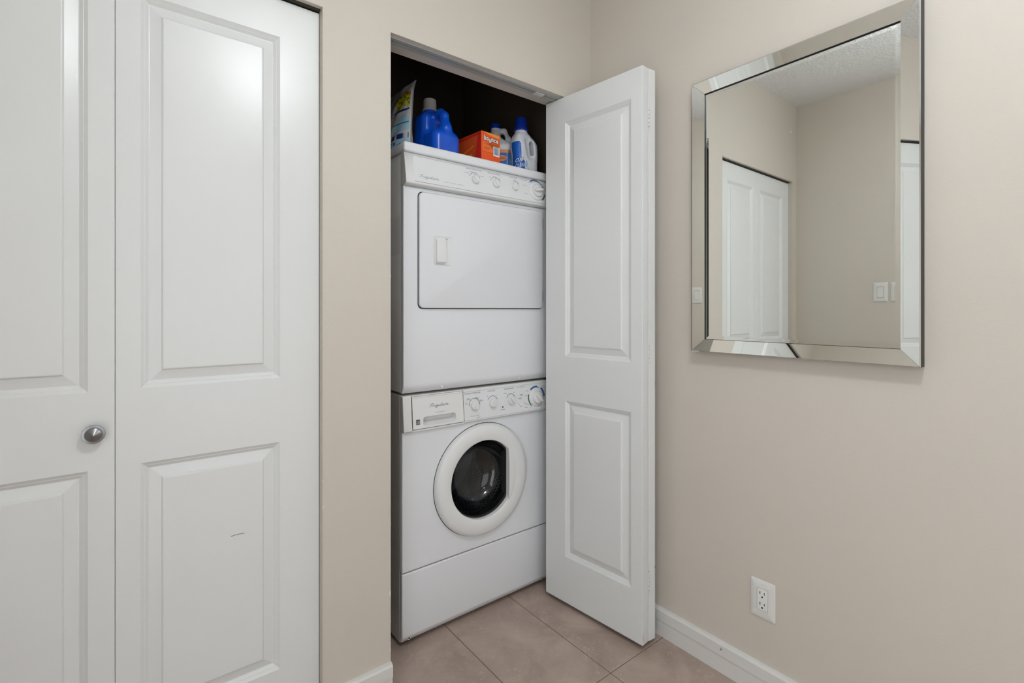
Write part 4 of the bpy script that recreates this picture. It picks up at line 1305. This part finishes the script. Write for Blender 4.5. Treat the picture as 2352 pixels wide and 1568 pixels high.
def p_front(u, v):       # u -1 near edge .. 1 far edge ; material index
    if u < -0.93 or v > 0.95: return 0
    # flower picture
    if 0.63 < v < 0.90 - 0.10 * abs(u + 0.5) and -0.88 < u < -0.05:
        s_ = nz(u, v * 2.2, 9) + 0.6 * nz(u, v * 2.2, 21, 3)
        if nz(u, v * 2.2, 5, 8) < -0.38: return 0
        if (u + 0.72) ** 2 + ((v - 0.84) * 2.2) ** 2 < 0.005: return 3
        return 2 if s_ > 0.10 else 1
    if 0.585 < v < 0.63 + 0.02 * u and -0.88 < u < 0.0: return 4
    if (u - 0.02) ** 2 * 0.75 + ((v - 0.46) * 2.0) ** 2 < 0.026:
        return 5
    if 0.62 < v < 0.74 and 0.35 < u < 0.8: return 5 if nz(u, v * 2, 9, 5) > 0.1 else 0
    if 0.32 < v < 0.56 and u > 0.42 + (v - 0.44) * 0.8:
        q = math.sin((v - u * 0.22) * 62) + 0.9 * nz(u, v * 2, 8, 2)
        return 3 if q > 0.35 else (6 if q < -0.4 else 5)
    if 0.395 < v < 0.415 and -0.9 < u < 0.1: return 7
    if (u + 0.35) ** 2 + ((v - 0.115) * 2) ** 2 < 0.0022: return 4
    if v < 0.16 + 0.02 * math.sin(u * 6): return 7 if nz(u, v * 2, 4, 1) + (0.25 if u > 0 else -0.1) > 0.1 else 8
    if 0.17 < v < 0.25:
        if -0.72 < u < -0.46 or -0.34 < u < -0.12: return 4
        return 0 if math.sin(u * 44) > -0.7 else 6
    if v < 0.40: return 8 if v > 0.28 + 0.03 * nz(u, v, 5) or v < 0.17 else 0
    if v < 0.48 + 0.12 * nz(u, v, 3, 7) and u < -0.1: return 8
    return 0
def p_backside(u, v):
    if u < -0.93 or v > 0.95: return 0
    if 0.10 < v < 0.33 and u < -0.70: return 6 if int((v * 130 - u * 40)) % 2 else 0
    if v < 0.42 and u > -0.72: return 9 if v > 0.18 else 0
    return 0
m = MB()
for side, paint in ((-1, p_front), (1, p_backside)):
    vs = [pouch_pt(-1 + 2 * i / NU, j / NV, side) for j in range(NV + 1) for i in range(NU + 1)]
    fs = []; mi = []
    for j in range(NV):
        for i in range(NU):
            k = j * (NU + 1) + i
            q = (k, k + NU + 1, k + NU + 2, k + 1)
            fs.append(q if side > 0 else q[::-1])
            mi.append(paint(-1 + 2 * (i + 0.5) / NU, (j + 0.5) / NV))
    n0 = len(m.mi)
    m.add(vs, fs)
    m.mi[n0:] = mi
m.build('pouch_film', [M_POUCH, M_LYEL, M_LGRN, M_LRED, M_LNAVY, M_LBEI, M_PRINTL, M_LTEAL, M_POUCHC, M_LTEAL], pou, smooth=60)
